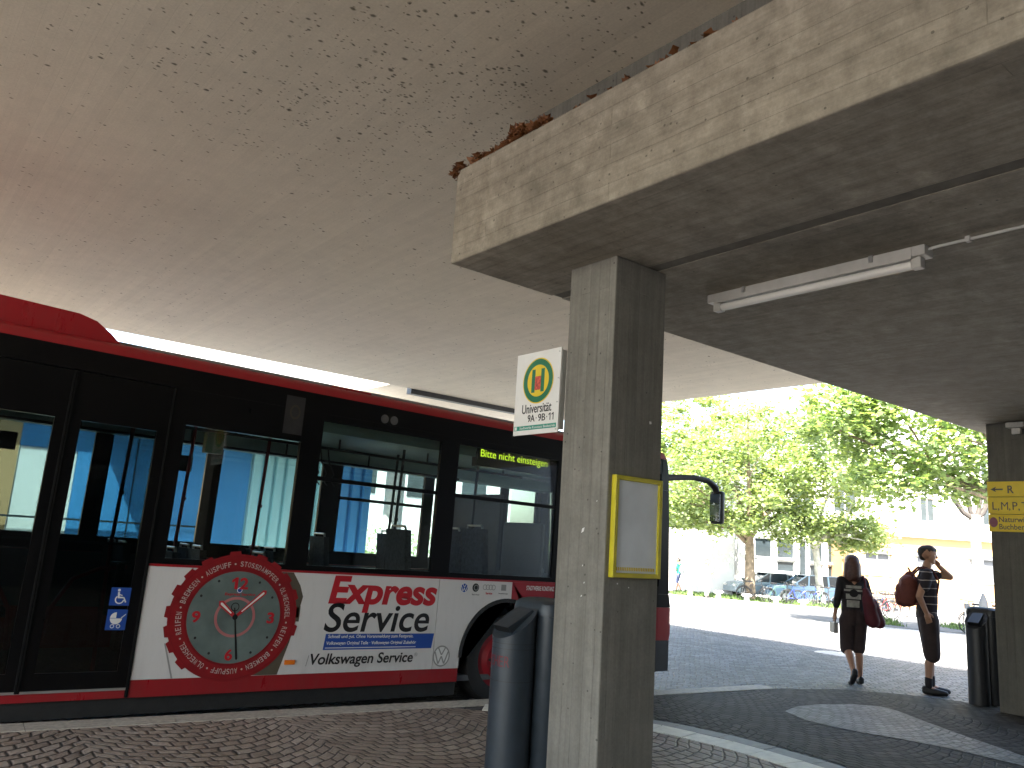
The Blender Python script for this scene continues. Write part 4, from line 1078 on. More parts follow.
text('operator_name', 'STADTWERKE KONSTANZ', M['white_dec'], bus, on_side, (6.03, 6.94 - 0.49, 1.085, 1.135), 0.008)
m = MB(); m.box(3.235, 3.335, -0.016, 0.0, 0.355, 0.395, 0.004); m.build('side_reflector', M['orange_dec'], bus)
# wheelchair and pram pictograms on the door pane
def on_door(a, b, out): return Vector((a, 0.0045 - out, b))
def dsign(name, mat, pts, out):
    m = MB(); m.face([on_door(a, b, out) for a, b in pts]); return m.build(name, mat, bus)
for z0, z1 in ((0.845, 0.985), (0.655, 0.815)):
    dsign('pictogram_plate', M['blue_dec'], [(1.695, z0), (1.845, z0), (1.845, z1), (1.695, z1)], 0.0)
def arc_dec(c, r0, r1, d0, d1, out=0.0008, n=20):
    m = MB()
    for k in range(n):
        t0, t1 = math.radians(d0 + (d1 - d0) * k / n), math.radians(d0 + (d1 - d0) * (k + 1) / n)
        q = [(c[0] + math.cos(t) * r, c[1] + math.sin(t) * r) for t, r in ((t0, r0), (t0, r1), (t1, r1), (t1, r0))]
        if r0 == 0: q = q[1:] if False else [(c[0], c[1]), q[1], q[2]]
        m.face([on_door(a, b, out) for a, b in q])
    return m.build('pictogram', M['white_dec'], bus)
arc_dec((1.755, 0.965), 0, 0.011, 0, 360)
arc_dec((1.768, 0.892), 0.026, 0.035, 130, 355)
dsign('pictogram', M['white_dec'], [(1.748, 0.950), (1.762, 0.950), (1.766, 0.905), (1.752, 0.905)], 0.0008)
dsign('pictogram', M['white_dec'], [(1.752, 0.915), (1.752, 0.902), (1.795, 0.902), (1.795, 0.913)], 0.0012)
dsign('pictogram', M['white_dec'], [(1.792, 0.910), (1.802, 0.910), (1.822, 0.872), (1.812, 0.868)], 0.0008)
dsign('pictogram', M['white_dec'], [(1.758, 0.935), (1.785, 0.928), (1.785, 0.921), (1.758, 0.927)], 0.0012)
arc_dec((1.765, 0.745), 0, 0.045, 180, 360); arc_dec((1.765, 0.748), 0, 0.045, 90, 180)
arc_dec((1.745, 0.685), 0.010, 0.016, 0, 360); arc_dec((1.79, 0.685), 0.010, 0.016, 0, 360)
dsign('pictogram', M['white_dec'], [(1.805, 0.745), (1.835, 0.775), (1.835, 0.783), (1.80, 0.752)], 0.0010)
# faint stop symbol and round stickers on the upper band
for x in (3.99, 4.10):
    ring_dec('band_sticker', plain('sticker_grey', (0.10, 0.10, 0.10), 0.4, var=0.2), 0, 0.045, 0.0008, 24, None, (x, 2.72))
poly_dec('band_sticker', plain('sticker_dark', (0.028, 0.028, 0.030), 0.35, var=0.2), [(2.93, 2.42), (3.12, 2.42), (3.12, 2.78), (2.93, 2.78)], 0.0008)
ring_dec('band_sticker', plain('sticker_olive', (0.05, 0.045, 0.03), 0.35, var=0.2), 0.05, 0.07, 0.0014, 32, None, (3.03, 2.63), 0.75)

# ------------------------------------------------------------------ litter bins (front towards -X)
def litter_bin(loc, rz, body_mat, label, h=1.14, word=None):
    root = tag(empty('litter_bin', loc, (0, 0, rz)), label, 'litter bin', 'litter bins by the concrete supports')
    # tall rear body: rounded rectangle in plan, domed lid; local x = back, y = sideways
    def plan(w, d, r, n=6):
        pts = []
        for cx, cy, a0 in ((d / 2 - r, w / 2 - r, 0), (-d / 2 + r, w / 2 - r, 90), (-d / 2 + r, -w / 2 + r, 180), (d / 2 - r, -w / 2 + r, 270)):
            for k in range(n + 1):
                a = math.radians(a0 + 90 * k / n); pts.append((cx + r * math.cos(a), cy + r * math.sin(a)))
        return pts
    def lofted(name, levels, mat, parent, cx):
        m = MB(); rings = []
        for z, w, d, r in levels: rings.append([m.b.verts.new((cx + a, b, z)) for a, b in plan(w, d, r)])
        n = len(rings[0])
        for i in range(len(rings) - 1):
            for k in range(n): m.b.faces.new((rings[i][k], rings[i][(k + 1) % n], rings[i + 1][(k + 1) % n], rings[i + 1][k]))
        m.b.faces.new(list(reversed(rings[0]))); m.b.faces.new(rings[-1])
        return m.build(name, mat, parent, True)
    lofted('body', [(0, .42, .30, .09), (0.02, .44, .32, .10), (h - 0.11, .44, .32, .10)], body_mat, root, 0.27)
    lofted('lid', [(h - 0.108, .45, .33, .105), (h - 0.07, .45, .33, .105), (h - 0.03, .43, .31, .10), (h - 0.008, .37, .25, .09), (h, .30, .18, .07)], body_mat, root, 0.27)
    # front column with slanted mouth
    m = MB(); n = 40; R = 0.148
    def zt(a): return h - 0.155 + 0.115 * math.cos(a) if True else h
    bot = [m.b.verts.new((R * math.cos(2 * PI * k / n) - 0.01, R * math.sin(2 * PI * k / n), 0.0)) for k in range(n)]
    top = [m.b.verts.new((R * math.cos(2 * PI * k / n) - 0.01, R * math.sin(2 * PI * k / n), zt(2 * PI * k / n))) for k in range(n)]
    for k in range(n): m.b.faces.new((bot[k], bot[(k + 1) % n], top[(k + 1) % n], top[k]))
    m.b.faces.new(list(reversed(bot))); m.b.faces.new(top)
    col = m.build('column', body_mat, root, True)
    m = MB()
    for k in range(n):
        q = []
        for a, r, dz in ((k, R * 0.99, 0), (k + 1, R * 0.99, 0), (k + 1, R * 1.03, 0.004), (k, R * 1.03, 0.004)):
            t = 2 * PI * a / n; q.append((r * math.cos(t) - 0.01, r * math.sin(t), zt(t) + dz))
        m.face(q)
        q2 = []
        for a, r, dz in ((k, R * 1.03, 0.004), (k + 1, R * 1.03, 0.004), (k + 1, R * 1.03, -0.018), (k, R * 1.03, -0.018)):
            t = 2 * PI * a / n; q2.append((r * math.cos(t) - 0.01, r * math.sin(t), zt(t) + dz))
        m.face(q2)
    bmesh.ops.remove_doubles(m.b, verts=m.b.verts[:], dist=1e-5)
    m.build('rim', body_mat, col, True)
    # hooded mouth: a scoop standing on the slant, open to the front
    m = MB()
    sl = math.atan2(0.115, R)
    def sp(u, v, w): # u along slant up, v sideways, w off the slant
        cx, cz = -0.01, h - 0.155
        return Vector((cx + math.cos(sl) * u - math.sin(sl) * w, v, cz + math.sin(sl) * u + math.cos(sl) * w))
    A = [sp(-0.12, -0.085, 0.0), sp(-0.12, 0.085, 0.0), sp(-0.12, 0.085, 0.055), sp(-0.12, -0.085, 0.055)]
    B = [sp(0.12, -0.085, 0.0), sp(0.12, 0.085, 0.0), sp(0.12, 0.075, 0.012), sp(0.12, -0.075, 0.012)]
    va = [m.b.verts.new(p) for p in A]; vb = [m.b.verts.new(p) for p in B]
    for i, j in ((1, 2), (2, 3), (3, 0)): m.b.faces.new((va[i], va[j], vb[j], vb[i]))
    m.b.faces.new(vb)
    m.build('hood', body_mat, col)
    m = MB(); m.face([sp(-0.117, -0.075, 0.004), sp(-0.117, 0.075, 0.004), sp(-0.117, 0.075, 0.047), sp(-0.117, -0.075, 0.047)]); m.build('slot', M['black_dec'], col)
    for z in (0.62, 0.83, 0.865):
        m = MB()
        for k in range(n):
            q = []
            for a, zz2 in ((k, z), (k + 1, z), (k + 1, z + 0.004), (k, z + 0.004)):
                t = 2 * PI * a / n; q.append(((R + 0.0015) * math.cos(t) - 0.01, (R + 0.0015) * math.sin(t), zz2))
            m.face(q)
        m.build('band', M['dark'], col)
    if word:
        for i, ch in enumerate(word):
            a = math.radians(130 + i * 17)   # degrees round the column, marching left to right as seen from the front
            out_d = Vector((math.cos(a), math.sin(a), 0)); rt = Vector((-math.sin(a), math.cos(a), 0)) * -1
            rt = Vector((0, 0, 1)).cross(out_d)
            wch = 0.036
            def place(x, z, o, out_d=out_d, rt=rt):
                return Vector((-0.01, 0, 0)) + out_d * (R + 0.001 + o) + rt * x + Vector((0, 0, z))
            text('letter', ch, plain('bin_letter', (0.15, 0.012, 0.02), 0.5, var=0.3), col, place, (-wch / 2, wch / 2, 0.715, 0.785), 0.0, depth=0.0008)
    return root
litter_bin((3.72, 4.47, ground_z(3.8) + 0.004), 0.0, M['bin'], 'blue grey litter bin with a slanted mouth half hidden behind the square pillar', 1.16, 'ASCHER')
rb = litter_bin((11.22, 4.42, ground_z(11.2) + 0.004), 0.0, M['bin_black'], 'black litter bin standing against the dark pier with the yellow signs', 1.17)
rb.scale = (0.82, 0.82, 1.0)

# ------------------------------------------------------------------ people
def hand_caps(w, d, side, palm_n, curl=0.5, k=1.0):
    """palm and five fingers: w wrist, d hand direction, side = thumb side"""
    w, d, side, pn = Vector(w), Vector(d).normalized(), Vector(side).normalized(), Vector(palm_n).normalized()
    caps = [(w, w + d * 0.05 * k, 0.026 * k, 0.034 * k), (w + d * 0.045 * k - side * 0.018, w + d * 0.085 * k - side * 0.02, 0.023 * k, 0.018 * k), (w + d * 0.045 * k + side * 0.018, w + d * 0.085 * k + side * 0.02, 0.023 * k, 0.018 * k)]
    for i, ln in enumerate((0.062, 0.075, 0.080, 0.070)):
        o = (-0.030 + i * 0.02) * k
        b = w + d * 0.088 * k + side * o
        m1 = b + (d + pn * curl * 0.5).normalized() * ln * 0.5 * k
        t = m1 + (d + pn * curl * 1.5).normalized() * ln * 0.5 * k
        caps += [(b, m1, 0.0105 * k, 0.0095 * k), (m1, t, 0.0095 * k, 0.0075 * k)]
    tb = w + d * 0.025 * k + side * 0.028 * k
    t1 = tb + (d * 0.6 + side * 0.8).normalized() * 0.035 * k; t2 = t1 + (d + side * 0.25 + pn * 0.3).normalized() * 0.032 * k
    caps += [(tb, t1, 0.014 * k, 0.012 * k), (t1, t2, 0.012 * k, 0.009 * k)]
    return caps

def head_caps(c, f, k=1.0):
    """c = centre of the skull; f = facing direction"""
    c, f = Vector(c), Vector(f).normalized(); s = Vector((f.y, -f.x, 0)); u = Vector((0, 0, 1))
    P = lambda a, b, z: c + f * a * k + s * b * k + u * z * k
    return [(P(-0.025, 0, 0.02), P(0.02, 0, 0.025), 0.090 * k, 0.088 * k), (P(0.03, 0, -0.03), P(0.035, 0, -0.075), 0.072 * k, 0.055 * k),
            (P(0.02, 0, -0.07), P(0.062, 0, -0.105), 0.055 * k, 0.030 * k), (P(0.055, 0, -0.108), P(0.078, 0, -0.104), 0.026 * k, 0.017 * k),
            (P(0.096, 0, 0.005), P(0.120, 0, -0.035), 0.011 * k, 0.0155 * k), (P(0.085, -0.03, 0.018), P(0.085, 0.03, 0.018), 0.019 * k, 0.019 * k),
            (P(0.088, -0.018, -0.068), P(0.088, 0.018, -0.068), 0.014 * k, 0.014 * k), (P(0.091, -0.014, -0.08), P(0.091, 0.014, -0.08), 0.012 * k, 0.012 * k),
            (P(-0.012, 0.088, -0.045), P(0.004, 0.094, 0.0), 0.011 * k, 0.017 * k), (P(-0.012, -0.088, -0.045), P(0.004, -0.094, 0.0), 0.011 * k, 0.017 * k)]

def leg_caps(hip, knee, ank, heel_toe, k=1.0):
    hip, knee, ank = Vector(hip), Vector(knee), Vector(ank)
    calf = knee.lerp(ank, 0.30) + Vector((0, -0.02, 0))
    return [(hip, knee, 0.088 * k, 0.056 * k), (knee, calf, 0.052 * k, 0.058 * k), (calf, ank, 0.056 * k, 0.036 * k), (ank, Vector(heel_toe), 0.034 * k, 0.026 * k)]

def shoe_caps(heel, toe, k=1.0):
    heel, toe = Vector(heel), Vector(toe); mid = heel.lerp(toe, 0.55) + Vector((0, 0, 0.004))
    return [(heel, mid, 0.042 * k, 0.046 * k), (mid, toe, 0.046 * k, 0.033 * k), (heel + Vector((0, 0, 0.03)), mid, 0.042 * k, 0.036 * k)]

def build_man():
    root = tag(empty('person', (11.40, 5.10, ground_z(11.4)), (0, 0, math.atan2(-0.7835, -0.6214) - math.radians(18))), 'man in a striped dark shirt and long shorts, hand at his face, wearing a backpack', 'person')
    hipR, hipL, knR, knL, anR, anL = (.095, 0, .96), (-.095, 0, .96), (.10, .02, .52), (-.09, .05, .52), (.10, -.035, .095), (-.095, .03, .095)
    shR, shL, elR, wrR = (.195, -.02, 1.545), (-.195, .01, 1.545), (.255, -.135, 1.245), (.225, -.05, 1.045)
    elL, wrL = (-.22, .33, 1.52), (-.16, .185, 1.66)
    body = leg_caps(hipR, knR, anR, (.105, .08, .05)) + leg_caps(hipL, knL, anL, (-.10, .14, .05))
    body += [((.06, -.01, .96), (.06, -.01, 1.12), .105, .10), ((-.06, -.01, .96), (-.06, -.01, 1.12), .105, .10), ((.07, 0, 1.12), (.085, -.005, 1.42), .10, .115), ((-.07, 0, 1.12), (-.085, -.005, 1.42), .10, .115),
             ((.08, -.01, 1.42), shR, .105, .06), ((-.08, -.01, 1.42), shL, .105, .06), ((0, -.02, 1.50), (0, .02, 1.68), .075, .056)]
    body += [(shR, elR, .058, .043), (elR, wrR, .044, .030), (shL, elL, .055, .043), (elL, wrL, .044, .030)]
    body += hand_caps(wrR, (-.05, .25, -.95), (0, 1, .3), (-1, 0, 0), .35)
    body += hand_caps(wrL, (.42, -.45, .62), (.6, .3, .0), (.3, -.7, -.4), .6)
    body += head_caps((-.005, .03, 1.80), (-0.25, 1, 0.02))
    blob('body', body, M['skin'], root, 0.0058, 4)
    # striped polo shirt
    mt, t, p = nodes('striped_jersey')
    v = coords(t); sep = N(t, 'SeparateXYZ'); L(t, v, sep.inputs[0])
    fr = math_(t, 'FRACT', math_(t, 'MULTIPLY', math_(t, 'ADD', sep.outputs[2], math_(t, 'MULTIPLY', noise(t, v, 4.0, 2.0), 0.03)), 9.5))
    L(t, mixc(t, math_(t, 'LESS_THAN', fr, 0.11), (0.022, 0.018, 0.026, 1), (0.36, 0.31, 0.30, 1)), p.inputs['Base Color']); p.inputs['Roughness'].default_value = 0.9
    sh = [((.062, -.01, 1.06), (.072, 0, 1.14), .122, .118), ((-.062, -.01, 1.06), (-.072, 0, 1.14), .122, .118), ((.072, 0, 1.14), (.088, -.005, 1.42), .118, .128), ((-.072, 0, 1.14), (-.088, -.005, 1.42), .118, .128),
          ((.08, -.01, 1.43), (.19, -.02, 1.54), .112, .074), ((-.08, -.01, 1.43), (-.19, .01, 1.54), .112, .074), ((.195, -.02, 1.545), (.228, -.065, 1.37), .074, .068), ((-.195, .01, 1.545), (-.182, .16, 1.53), .074, .066), ((0, -.02, 1.5), (0, .0, 1.60), .088, .070)]
    blob('shirt', sh, mt, root, 0.0085, 7)
    sr = [((.062, -.012, .99), (.062, -.012, 1.07), .125, .118), ((-.062, -.012, .99), (-.062, -.012, 1.07), .125, .118), ((.095, 0, .96), (.11, .02, .50), .122, .104), ((-.095, 0, .96), (-.10, .05, .50), .122, .104)]
    blob('shorts', sr, M['cloth_brown'], root, 0.0085, 6)
    so = []
    for an in (anR, anL): so.append(((an[0], an[1] + .004, .20), (an[0], an[1] + .004, .10), .048, .045))
    blob('socks', so, M['cloth_dark'], root, 0.008, 3)
    blob('shoe', shoe_caps((.10, -.075, .045), (.115, .165, .036)), M['shoe'], root, 0.0075, 4)
    blob('shoe', shoe_caps((-.095, -.01, .045), (-.11, .235, .036)), M['shoe'], root, 0.0075, 4)
    c = Vector((-.005, .03, 1.80))
    blob('hair', [(c + Vector((-.0, -.045, .035)), c + Vector((0, .02, .052)), .088, .080), (c + Vector((0, -.06, -.03)), c + Vector((0, -.055, .02)), .055, .075), (c + Vector((0, .045, .062)), c + Vector((0, .072, .058)), .058, .042), (c + Vector((.05, -.03, .0)), c + Vector((.045, .0, .04)), .04, .045), (c + Vector((-.05, -.03, .0)), c + Vector((-.045, .0, .04)), .04, .045)], M['hair_dark'], root, 0.0075, 3)
    pk = tag(empty('backpack', root.location, root.rotation_euler), 'round reddish brown backpack on the back of the man', 'backpack')
    blob('pack', [((.06, -.235, 1.20), (.06, -.225, 1.40), .112, .118), ((-.06, -.235, 1.20), (-.06, -.225, 1.40), .112, .118), ((0, -.28, 1.17), (0, -.29, 1.32), .09, .10), ((0, -.21, 1.42), (0, -.20, 1.50), .12, .07)], M['bag_rust'], pk, 0.010, 6)
    blob('pocket', [((.04, -.325, 1.16), (.04, -.335, 1.25), .062, .062), ((-.04, -.325, 1.16), (-.04, -.335, 1.25), .062, .062)], M['bag_rust'], pk, 0.010, 4)
    for s in (1, -1):
        m = MB(); m.tube([(s * .11, -.20, 1.50), (s * .115, -.08, 1.625), (s * .115, .06, 1.60), (s * .125, .130, 1.46), (s * .15, .10, 1.30), (s * .16, -.06, 1.18), (s * .12, -.2, 1.12)], 0.014, 8); m.build('strap', M['bag_rust'], pk, True)
    m = MB(); m.tube([(.03, -.19, 1.55), (.02, -.22, 1.61), (-.02, -.22, 1.61), (-.03, -.19, 1.55)], .009, 8); m.build('loop', M['bag_rust'], pk, True)
build_man()

def build_woman():
    root = tag(empty('person', (11.04, 5.95, ground_z(11.04)), (0, 0, math.radians(-40))), 'woman with shoulder-length brown hair walking away, seen from behind', 'person')
    hipR, hipL, knR, knL, anR, anL = (.085, 0, .86), (-.085, 0, .86), (.085, .06, .47), (-.085, .03, .46), (.085, .02, .085), (-.085, -.20, .19)
    shR, shL = (.16, 0, 1.375), (-.16, 0, 1.375)
    elL, wrL, elR, wrR = (-.225, -.03, 1.115), (-.235, .05, .90), (.235, -.01, 1.12), (.245, .10, .93)
    body = leg_caps(hipR, knR, anR, (.09, .10, .045), .94) + [(Vector(hipL), Vector(knL), .083, .053), (Vector(knL), (-.085, -.075, .37), .05, .055), ((-.085, -.075, .37), anL, .053, .034), (anL, (-.085, -.15, .10), .032, .026)]
    body += [((.05, 0, .87), (.04, 0, 1.05), .10, .085), ((-.05, 0, .87), (-.04, 0, 1.05), .10, .085), ((.05, 0, 1.05), (.065, 0, 1.27), .085, .095), ((-.05, 0, 1.05), (-.065, 0, 1.27), .085, .095), ((.06, 0, 1.28), shR, .085, .05), ((-.06, 0, 1.28), shL, .085, .05), ((0, -.01, 1.34), (0, .01, 1.50), .06, .048)]
    body += [(shR, elR, .047, .037), (elR, wrR, .037, .025), (shL, elL, .047, .037), (elL, wrL, .037, .025)]
    body += hand_caps(wrL, (0, .12, -1), (.2, 1, 0), (1, 0, 0), .8, .92) + hand_caps(wrR, (-.1, .3, -1), (-.2, 1, 0), (-1, 0, 0), .6, .92)
    body += head_caps((0, .02, 1.61), (0.05, 1, 0), .95)
    blob('body', body, M['skin'], root, 0.0058, 4)
    tp = [((.052, 0, .96), (.045, 0, 1.06), .112, .10), ((-.052, 0, .96), (-.045, 0, 1.06), .112, .10), ((.05, 0, 1.06), (.068, 0, 1.27), .10, .108), ((-.05, 0, 1.06), (-.068, 0, 1.27), .10, .108), ((.06, 0, 1.285), shR, .098, .062), ((-.06, 0, 1.285), shL, .098, .062),
          (shR, elR, .062, .05), (elR, (.24, .035, 1.04), .05, .046), (shL, elL, .062, .05), (elL, (-.23, .005, 1.03), .05, .046)]
    blob('top', tp, M['cloth_dark'], root, 0.0085, 6)
    # pale print across the back
    m = MB()
    for z0, z1, w, cx in ((1.275, 1.315, .105, -.03), (1.235, 1.262, .125, -.03), (1.02, 1.115, .085, -.04), (1.13, 1.20, .10, -.035)):
        n = 10
        for k in range(n):
            xa, xb = cx - w + 2 * w * k / n, cx - w + 2 * w * (k + 1) / n
            yy = lambda x, z: -0.116 + 0.30 * (abs(x + 0.0) - 0.06) ** 2 * (1 if abs(x) > .06 else 0) * 10 + (0.010 if z < 1.1 else 0)
            m.face([(xa, yy(xa, z0), z0), (xb, yy(xb, z0), z0), (xb, yy(xb, z1), z1), (xa, yy(xa, z1), z1)])
    m.build('print', M['cloth_print'], root)
    m = MB()
    for k in range(16):
        t0, t1 = 2 * PI * k / 16, 2 * PI * (k + 1) / 16
        m.face([(-.035, -.122, 1.21), (-.035 + .062 * math.cos(t0), -.122, 1.21 + .052 * math.sin(t0)), (-.035 + .062 * math.cos(t1), -.122, 1.21 + .052 * math.sin(t1))])
    m.build('print', M['cloth_dark'], root)
    sr = [((.052, -.005, .86), (.05, 0, .99), .122, .108), ((-.052, -.005, .86), (-.05, 0, .99), .122, .108), ((.085, 0, .84), (.088, .055, .46), .108, .088), ((-.085, 0, .84), (-.088, .03, .46), .108, .088)]
    blob('shorts', sr, M['cloth_brown'], root, 0.0085, 6)
    blob('shoe', shoe_caps((.088, -.02, .04), (.098, .185, .032), .9), M['shoe'], root, 0.0075, 4)
    blob('shoe', shoe_caps((-.085, -.245, .165), (-.088, -.135, .03), .92) + [((-.088, -.15, .045), (-.09, -.08, .025), .036, .028)], M['shoe'], root, 0.0075, 4)
    c = Vector((0, .02, 1.61))
    blob('hair', [(c + Vector((0, -.03, .03)), c + Vector((0, .03, .045)), .098, .088), (c + Vector((0, -.055, .0)), c + Vector((0, -.075, -.16)), .092, .085), (c + Vector((.055, -.03, -.02)), c + Vector((.082, -.03, -.20)), .06, .042), (c + Vector((-.055, -.03, -.02)), c + Vector((-.082, -.03, -.20)), .06, .042), (c + Vector((.04, -.07, -.12)), c + Vector((.05, -.07, -.215)), .06, .04), (c + Vector((-.04, -.07, -.12)), c + Vector((-.05, -.07, -.215)), .06, .04)], M['hair_brown'], root, 0.0085, 5)
    bg = tag(empty('shoulder_bag', root.location, root.rotation_euler), 'large slouchy dark red shoulder bag at the hip of the woman', 'shoulder bag')
    blob('bag', [((.12, -.20, 1.16), (.20, -.16, .86), .075, .10), ((.20, -.17, 1.10), (.305, -.12, .84), .07, .085), ((.10, -.19, 1.26), (.16, -.19, 1.05), .045, .085)], M['bag_red'], bg, 0.010, 7)
    m = MB(); m.tube([(.10, -.19, 1.27), (.12, -.13, 1.385), (.14, -.02, 1.447), (.15, .07, 1.40), (.20, .07, 1.22), (.30, -.02, 1.0), (.32, -.10, .90)], .016, 8); m.build('strap', M['bag_red'], bg, True)
    hb = tag(empty('paper_bag', root.location, root.rotation_euler), 'small pale paper bag held in the left hand of the woman', 'paper bag')
    m = MB(); m.box(-.285, -.225, -.05, .12, .655, .80, 0.008); m.build('bag', M['grey_dec'], hb)
    m = MB(); m.tube([(-.255, -.02, .795), (-.25, .03, .835), (-.245, .085, .82), (-.25, .10, .795)], .006, 6); m.build('handle', M['grey_dec'], hb)
build_woman()

def far_person(loc, face, h, top, low, label, k=1.0, pack=None):
    root = tag(empty('person', loc, (0, 0, face)), label, 'person')
    s = h / 1.75
    S = lambda caps: [(Vector(a) * s, Vector(b) * s, r0 * s, r1 * s) for a, b, r0, r1 in caps]
    body = leg_caps((.09, 0, .9), (.10, .10, .5), (.10, .14, .09), (.10, .24, .05)) + leg_caps((-.09, 0, .9), (-.10, .02, .5), (-.10, -.16, .11), (-.10, -.08, .05))
    body += [((.05, 0, .92), (.07, 0, 1.32), .10, .105), ((-.05, 0, .92), (-.07, 0, 1.32), .10, .105), ((.07, 0, 1.33), (.18, 0, 1.41), .09, .055), ((-.07, 0, 1.33), (-.18, 0, 1.41), .09, .055), ((0, 0, 1.4), (0, .01, 1.53), .06, .05),
             ((.18, 0, 1.41), (.23, -.04, 1.14), .05, .04), ((.23, -.04, 1.14), (.22, .08, .93), .04, .028), ((-.18, 0, 1.41), (-.23, .04, 1.14), .05, .04), ((-.23, .04, 1.14), (-.2, .22, 1.0), .04, .028)]
    body += hand_caps((.22, .08, .93), (0, .3, -1), (-.2, 1, 0), (-1, 0, 0), .5) + hand_caps((-.2, .22, 1.0), (0, .8, -.4), (0, .4, 1), (1, 0, 0), .5)
    body += head_caps((0, .02, 1.64), (0, 1, 0))
    blob('body', S(body), M['skin'], root, 0.010, 3)
    blob('top', S([((.052, 0, .94), (.07, 0, 1.32), .115, .118), ((-.052, 0, .94), (-.07, 0, 1.32), .115, .118), ((.07, 0, 1.33), (.18, 0, 1.41), .102, .068), ((-.07, 0, 1.33), (-.18, 0, 1.41), .102, .068), ((.18, 0, 1.41), (.215, -.03, 1.2), .066, .058), ((-.18, 0, 1.41), (-.215, .03, 1.2), .066, .058)]), top, root, 0.014, 4)
    blob('trousers', S([((.05, 0, .88), (.05, 0, .96), .122, .112), ((-.05, 0, .88), (-.05, 0, .96), .122, .112), ((.09, 0, .88), (.10, .10, .5), .106, .082), ((-.09, 0, .88), (-.10, .02, .5), .106, .082)] + ([((.10, .10, .5), (.10, .14, .13), .08, .06), ((-.10, .02, .5), (-.10, -.16, .15), .08, .06)] if low is not M['blue_cloth'] else [])), low, root, 0.014, 4)
    blob('shoe', S(shoe_caps((.10, .11, .045), (.10, .32, .035))), M['shoe'], root, 0.014, 2); blob('shoe', S(shoe_caps((-.10, -.19, .05), (-.10, .02, .035))), M['shoe'], root, 0.014, 2)
    blob('hair', S([((0, -.02, 1.67), (0, .03, 1.69), .092, .082), ((0, -.05, 1.6), (0, -.05, 1.66), .06, .075)]), M['hair_dark'], root, 0.012, 3)
    return root
p = away(707.5, 40.0); far_person(p, math.radians(150), 1.80, M['pale_cloth'], M['pale_cloth'], 'distant person all in white walking across the sunlit plaza', 1.0)
p = away(679, 46.0); fp1 = far_person(p, math.radians(20), 1.85, M['green_cloth'], M['blue_cloth'], 'distant person in a green top and shorts beside the bus front')
pk = tag(empty('rucksack', p, fp1.rotation_euler), 'pale rucksack on the distant person in green', 'rucksack')
blob('pack', [((.06, -.2, 1.15), (.06, -.2, 1.36), .12, .12), ((-.06, -.2, 1.15), (-.06, -.2, 1.36), .12, .12)], M['pale_cloth'], pk, 0.014, 5)

# ------------------------------------------------------------------ buildings beyond the plaza
def along(o, rz): o.rotation_euler = (0, 0, rz)
ROT = math.atan2(RT.y, RT.x)     # local x runs to the right of the picture, local y away from us
def facade(name, label, cat, u0, d, length, z_top, depth, wall_mat, holes, base=-1.0, extra=None):
    """a front wall with real openings; holes = (x0, x1, z0, z1, kind)"""
    p = away(u0, d)
    root = tag(empty(name, (p.x, p.y, 0), (0, 0, ROT)), label, cat)
    xs = sorted({0.0, length} | {h[0] for h in holes} | {h[1] for h in holes}); zs = sorted({base, z_top} | {h[2] for h in holes} | {h[3] for h in holes})
    m = MB()
    for i in range(len(xs) - 1):
        for j in range(len(zs) - 1):
            cx, cz = (xs[i] + xs[i + 1]) / 2, (zs[j] + zs[j + 1]) / 2
            if any(h[0] < cx < h[1] and h[2] < cz < h[3] for h in holes): continue
            m.box(xs[i], xs[i + 1], 0, 0.3, zs[j], zs[j + 1])
    bmesh.ops.remove_doubles(m.b, verts=m.b.verts[:], dist=1e-4)
    seen = {}
    for f in list(m.b.faces):
        key = tuple(round(c, 3) for c in f.calc_center_median())
        seen.setdefault(key, []).append(f)
    bmesh.ops.delete(m.b, geom=[f for fs in seen.values() if len(fs) > 1 for f in fs], context='FACES_ONLY')
    m.box(0.005, length - 0.005, 0.6, depth, base, z_top - 0.01)
    m.build('wall', wall_mat, root)
    for x0, x1, z0, z1, kind in holes:
        f = MB(); w = 0.07
        f.box(x0, x0 + w, 0.10, 0.18, z0, z1); f.box(x1 - w, x1, 0.10, 0.18, z0, z1); f.box(x0 + w, x1 - w, 0.10, 0.18, z0, z0 + w); f.box(x0 + w, x1 - w, 0.10, 0.18, z1 - w, z1)
        if kind != 'plain': f.box((x0 + x1) / 2 - 0.03, (x0 + x1) / 2 + 0.03, 0.10, 0.175, z0 + w, z1 - w)
        wf = f.build('window', M['frame_white'], root)
        f = MB(); f.box(x0 + w, x1 - w, 0.13, 0.15, z0 + w, z1 - w); f.build('pane', M['pane_dark'] if kind != 'shutter' else M['shutter'], wf)
        if kind == 'shutter':
            f = MB(); f.box(x0 - 0.1, x1 + 0.1, -0.06, 0.02, z1 - 0.22, z1 + 0.02); f.build('shutter_box', M['shutter'], wf)
        f = MB(); f.box(x0 - 0.06, x1 + 0.06, -0.05, 0.10, z0 - 0.05, z0 - 0.002); f.build('sill', M['frame_white'], wf)
    if extra: extra(root)
    return root
px = lambda n, d: n / 800.0 * d
hol = [(px(16, 50), px(34, 50), 1.55, 2.75, 'plain'), (px(38, 50), px(56, 50), 1.55, 2.75, 'plain'), (px(38, 50), px(56, 50), 0.75, 1.45, 'plain'), (px(60, 50), px(68, 50), 0.1, 2.75, 'plain'),
       (px(70, 50), px(84, 50), 1.45, 2.75, 'mid'), (px(70, 50), px(84, 50), 0.6, 1.35, 'plain'), (px(88, 50), px(102, 50), 1.45, 2.7, 'mid'), (px(88, 50), px(102, 50), 0.6, 1.35, 'plain')]
hol += [(k * 2.6 + 0.7, k * 2.6 + 2.2, 4.6, 6.2, 'mid') for k in range(3)]
facade('white_building', 'white building with dark glazing on the ground floor behind the two trunks', 'building', 738, 50, px(112, 50), 8.5, 8.0, M['plaster_white'], hol)
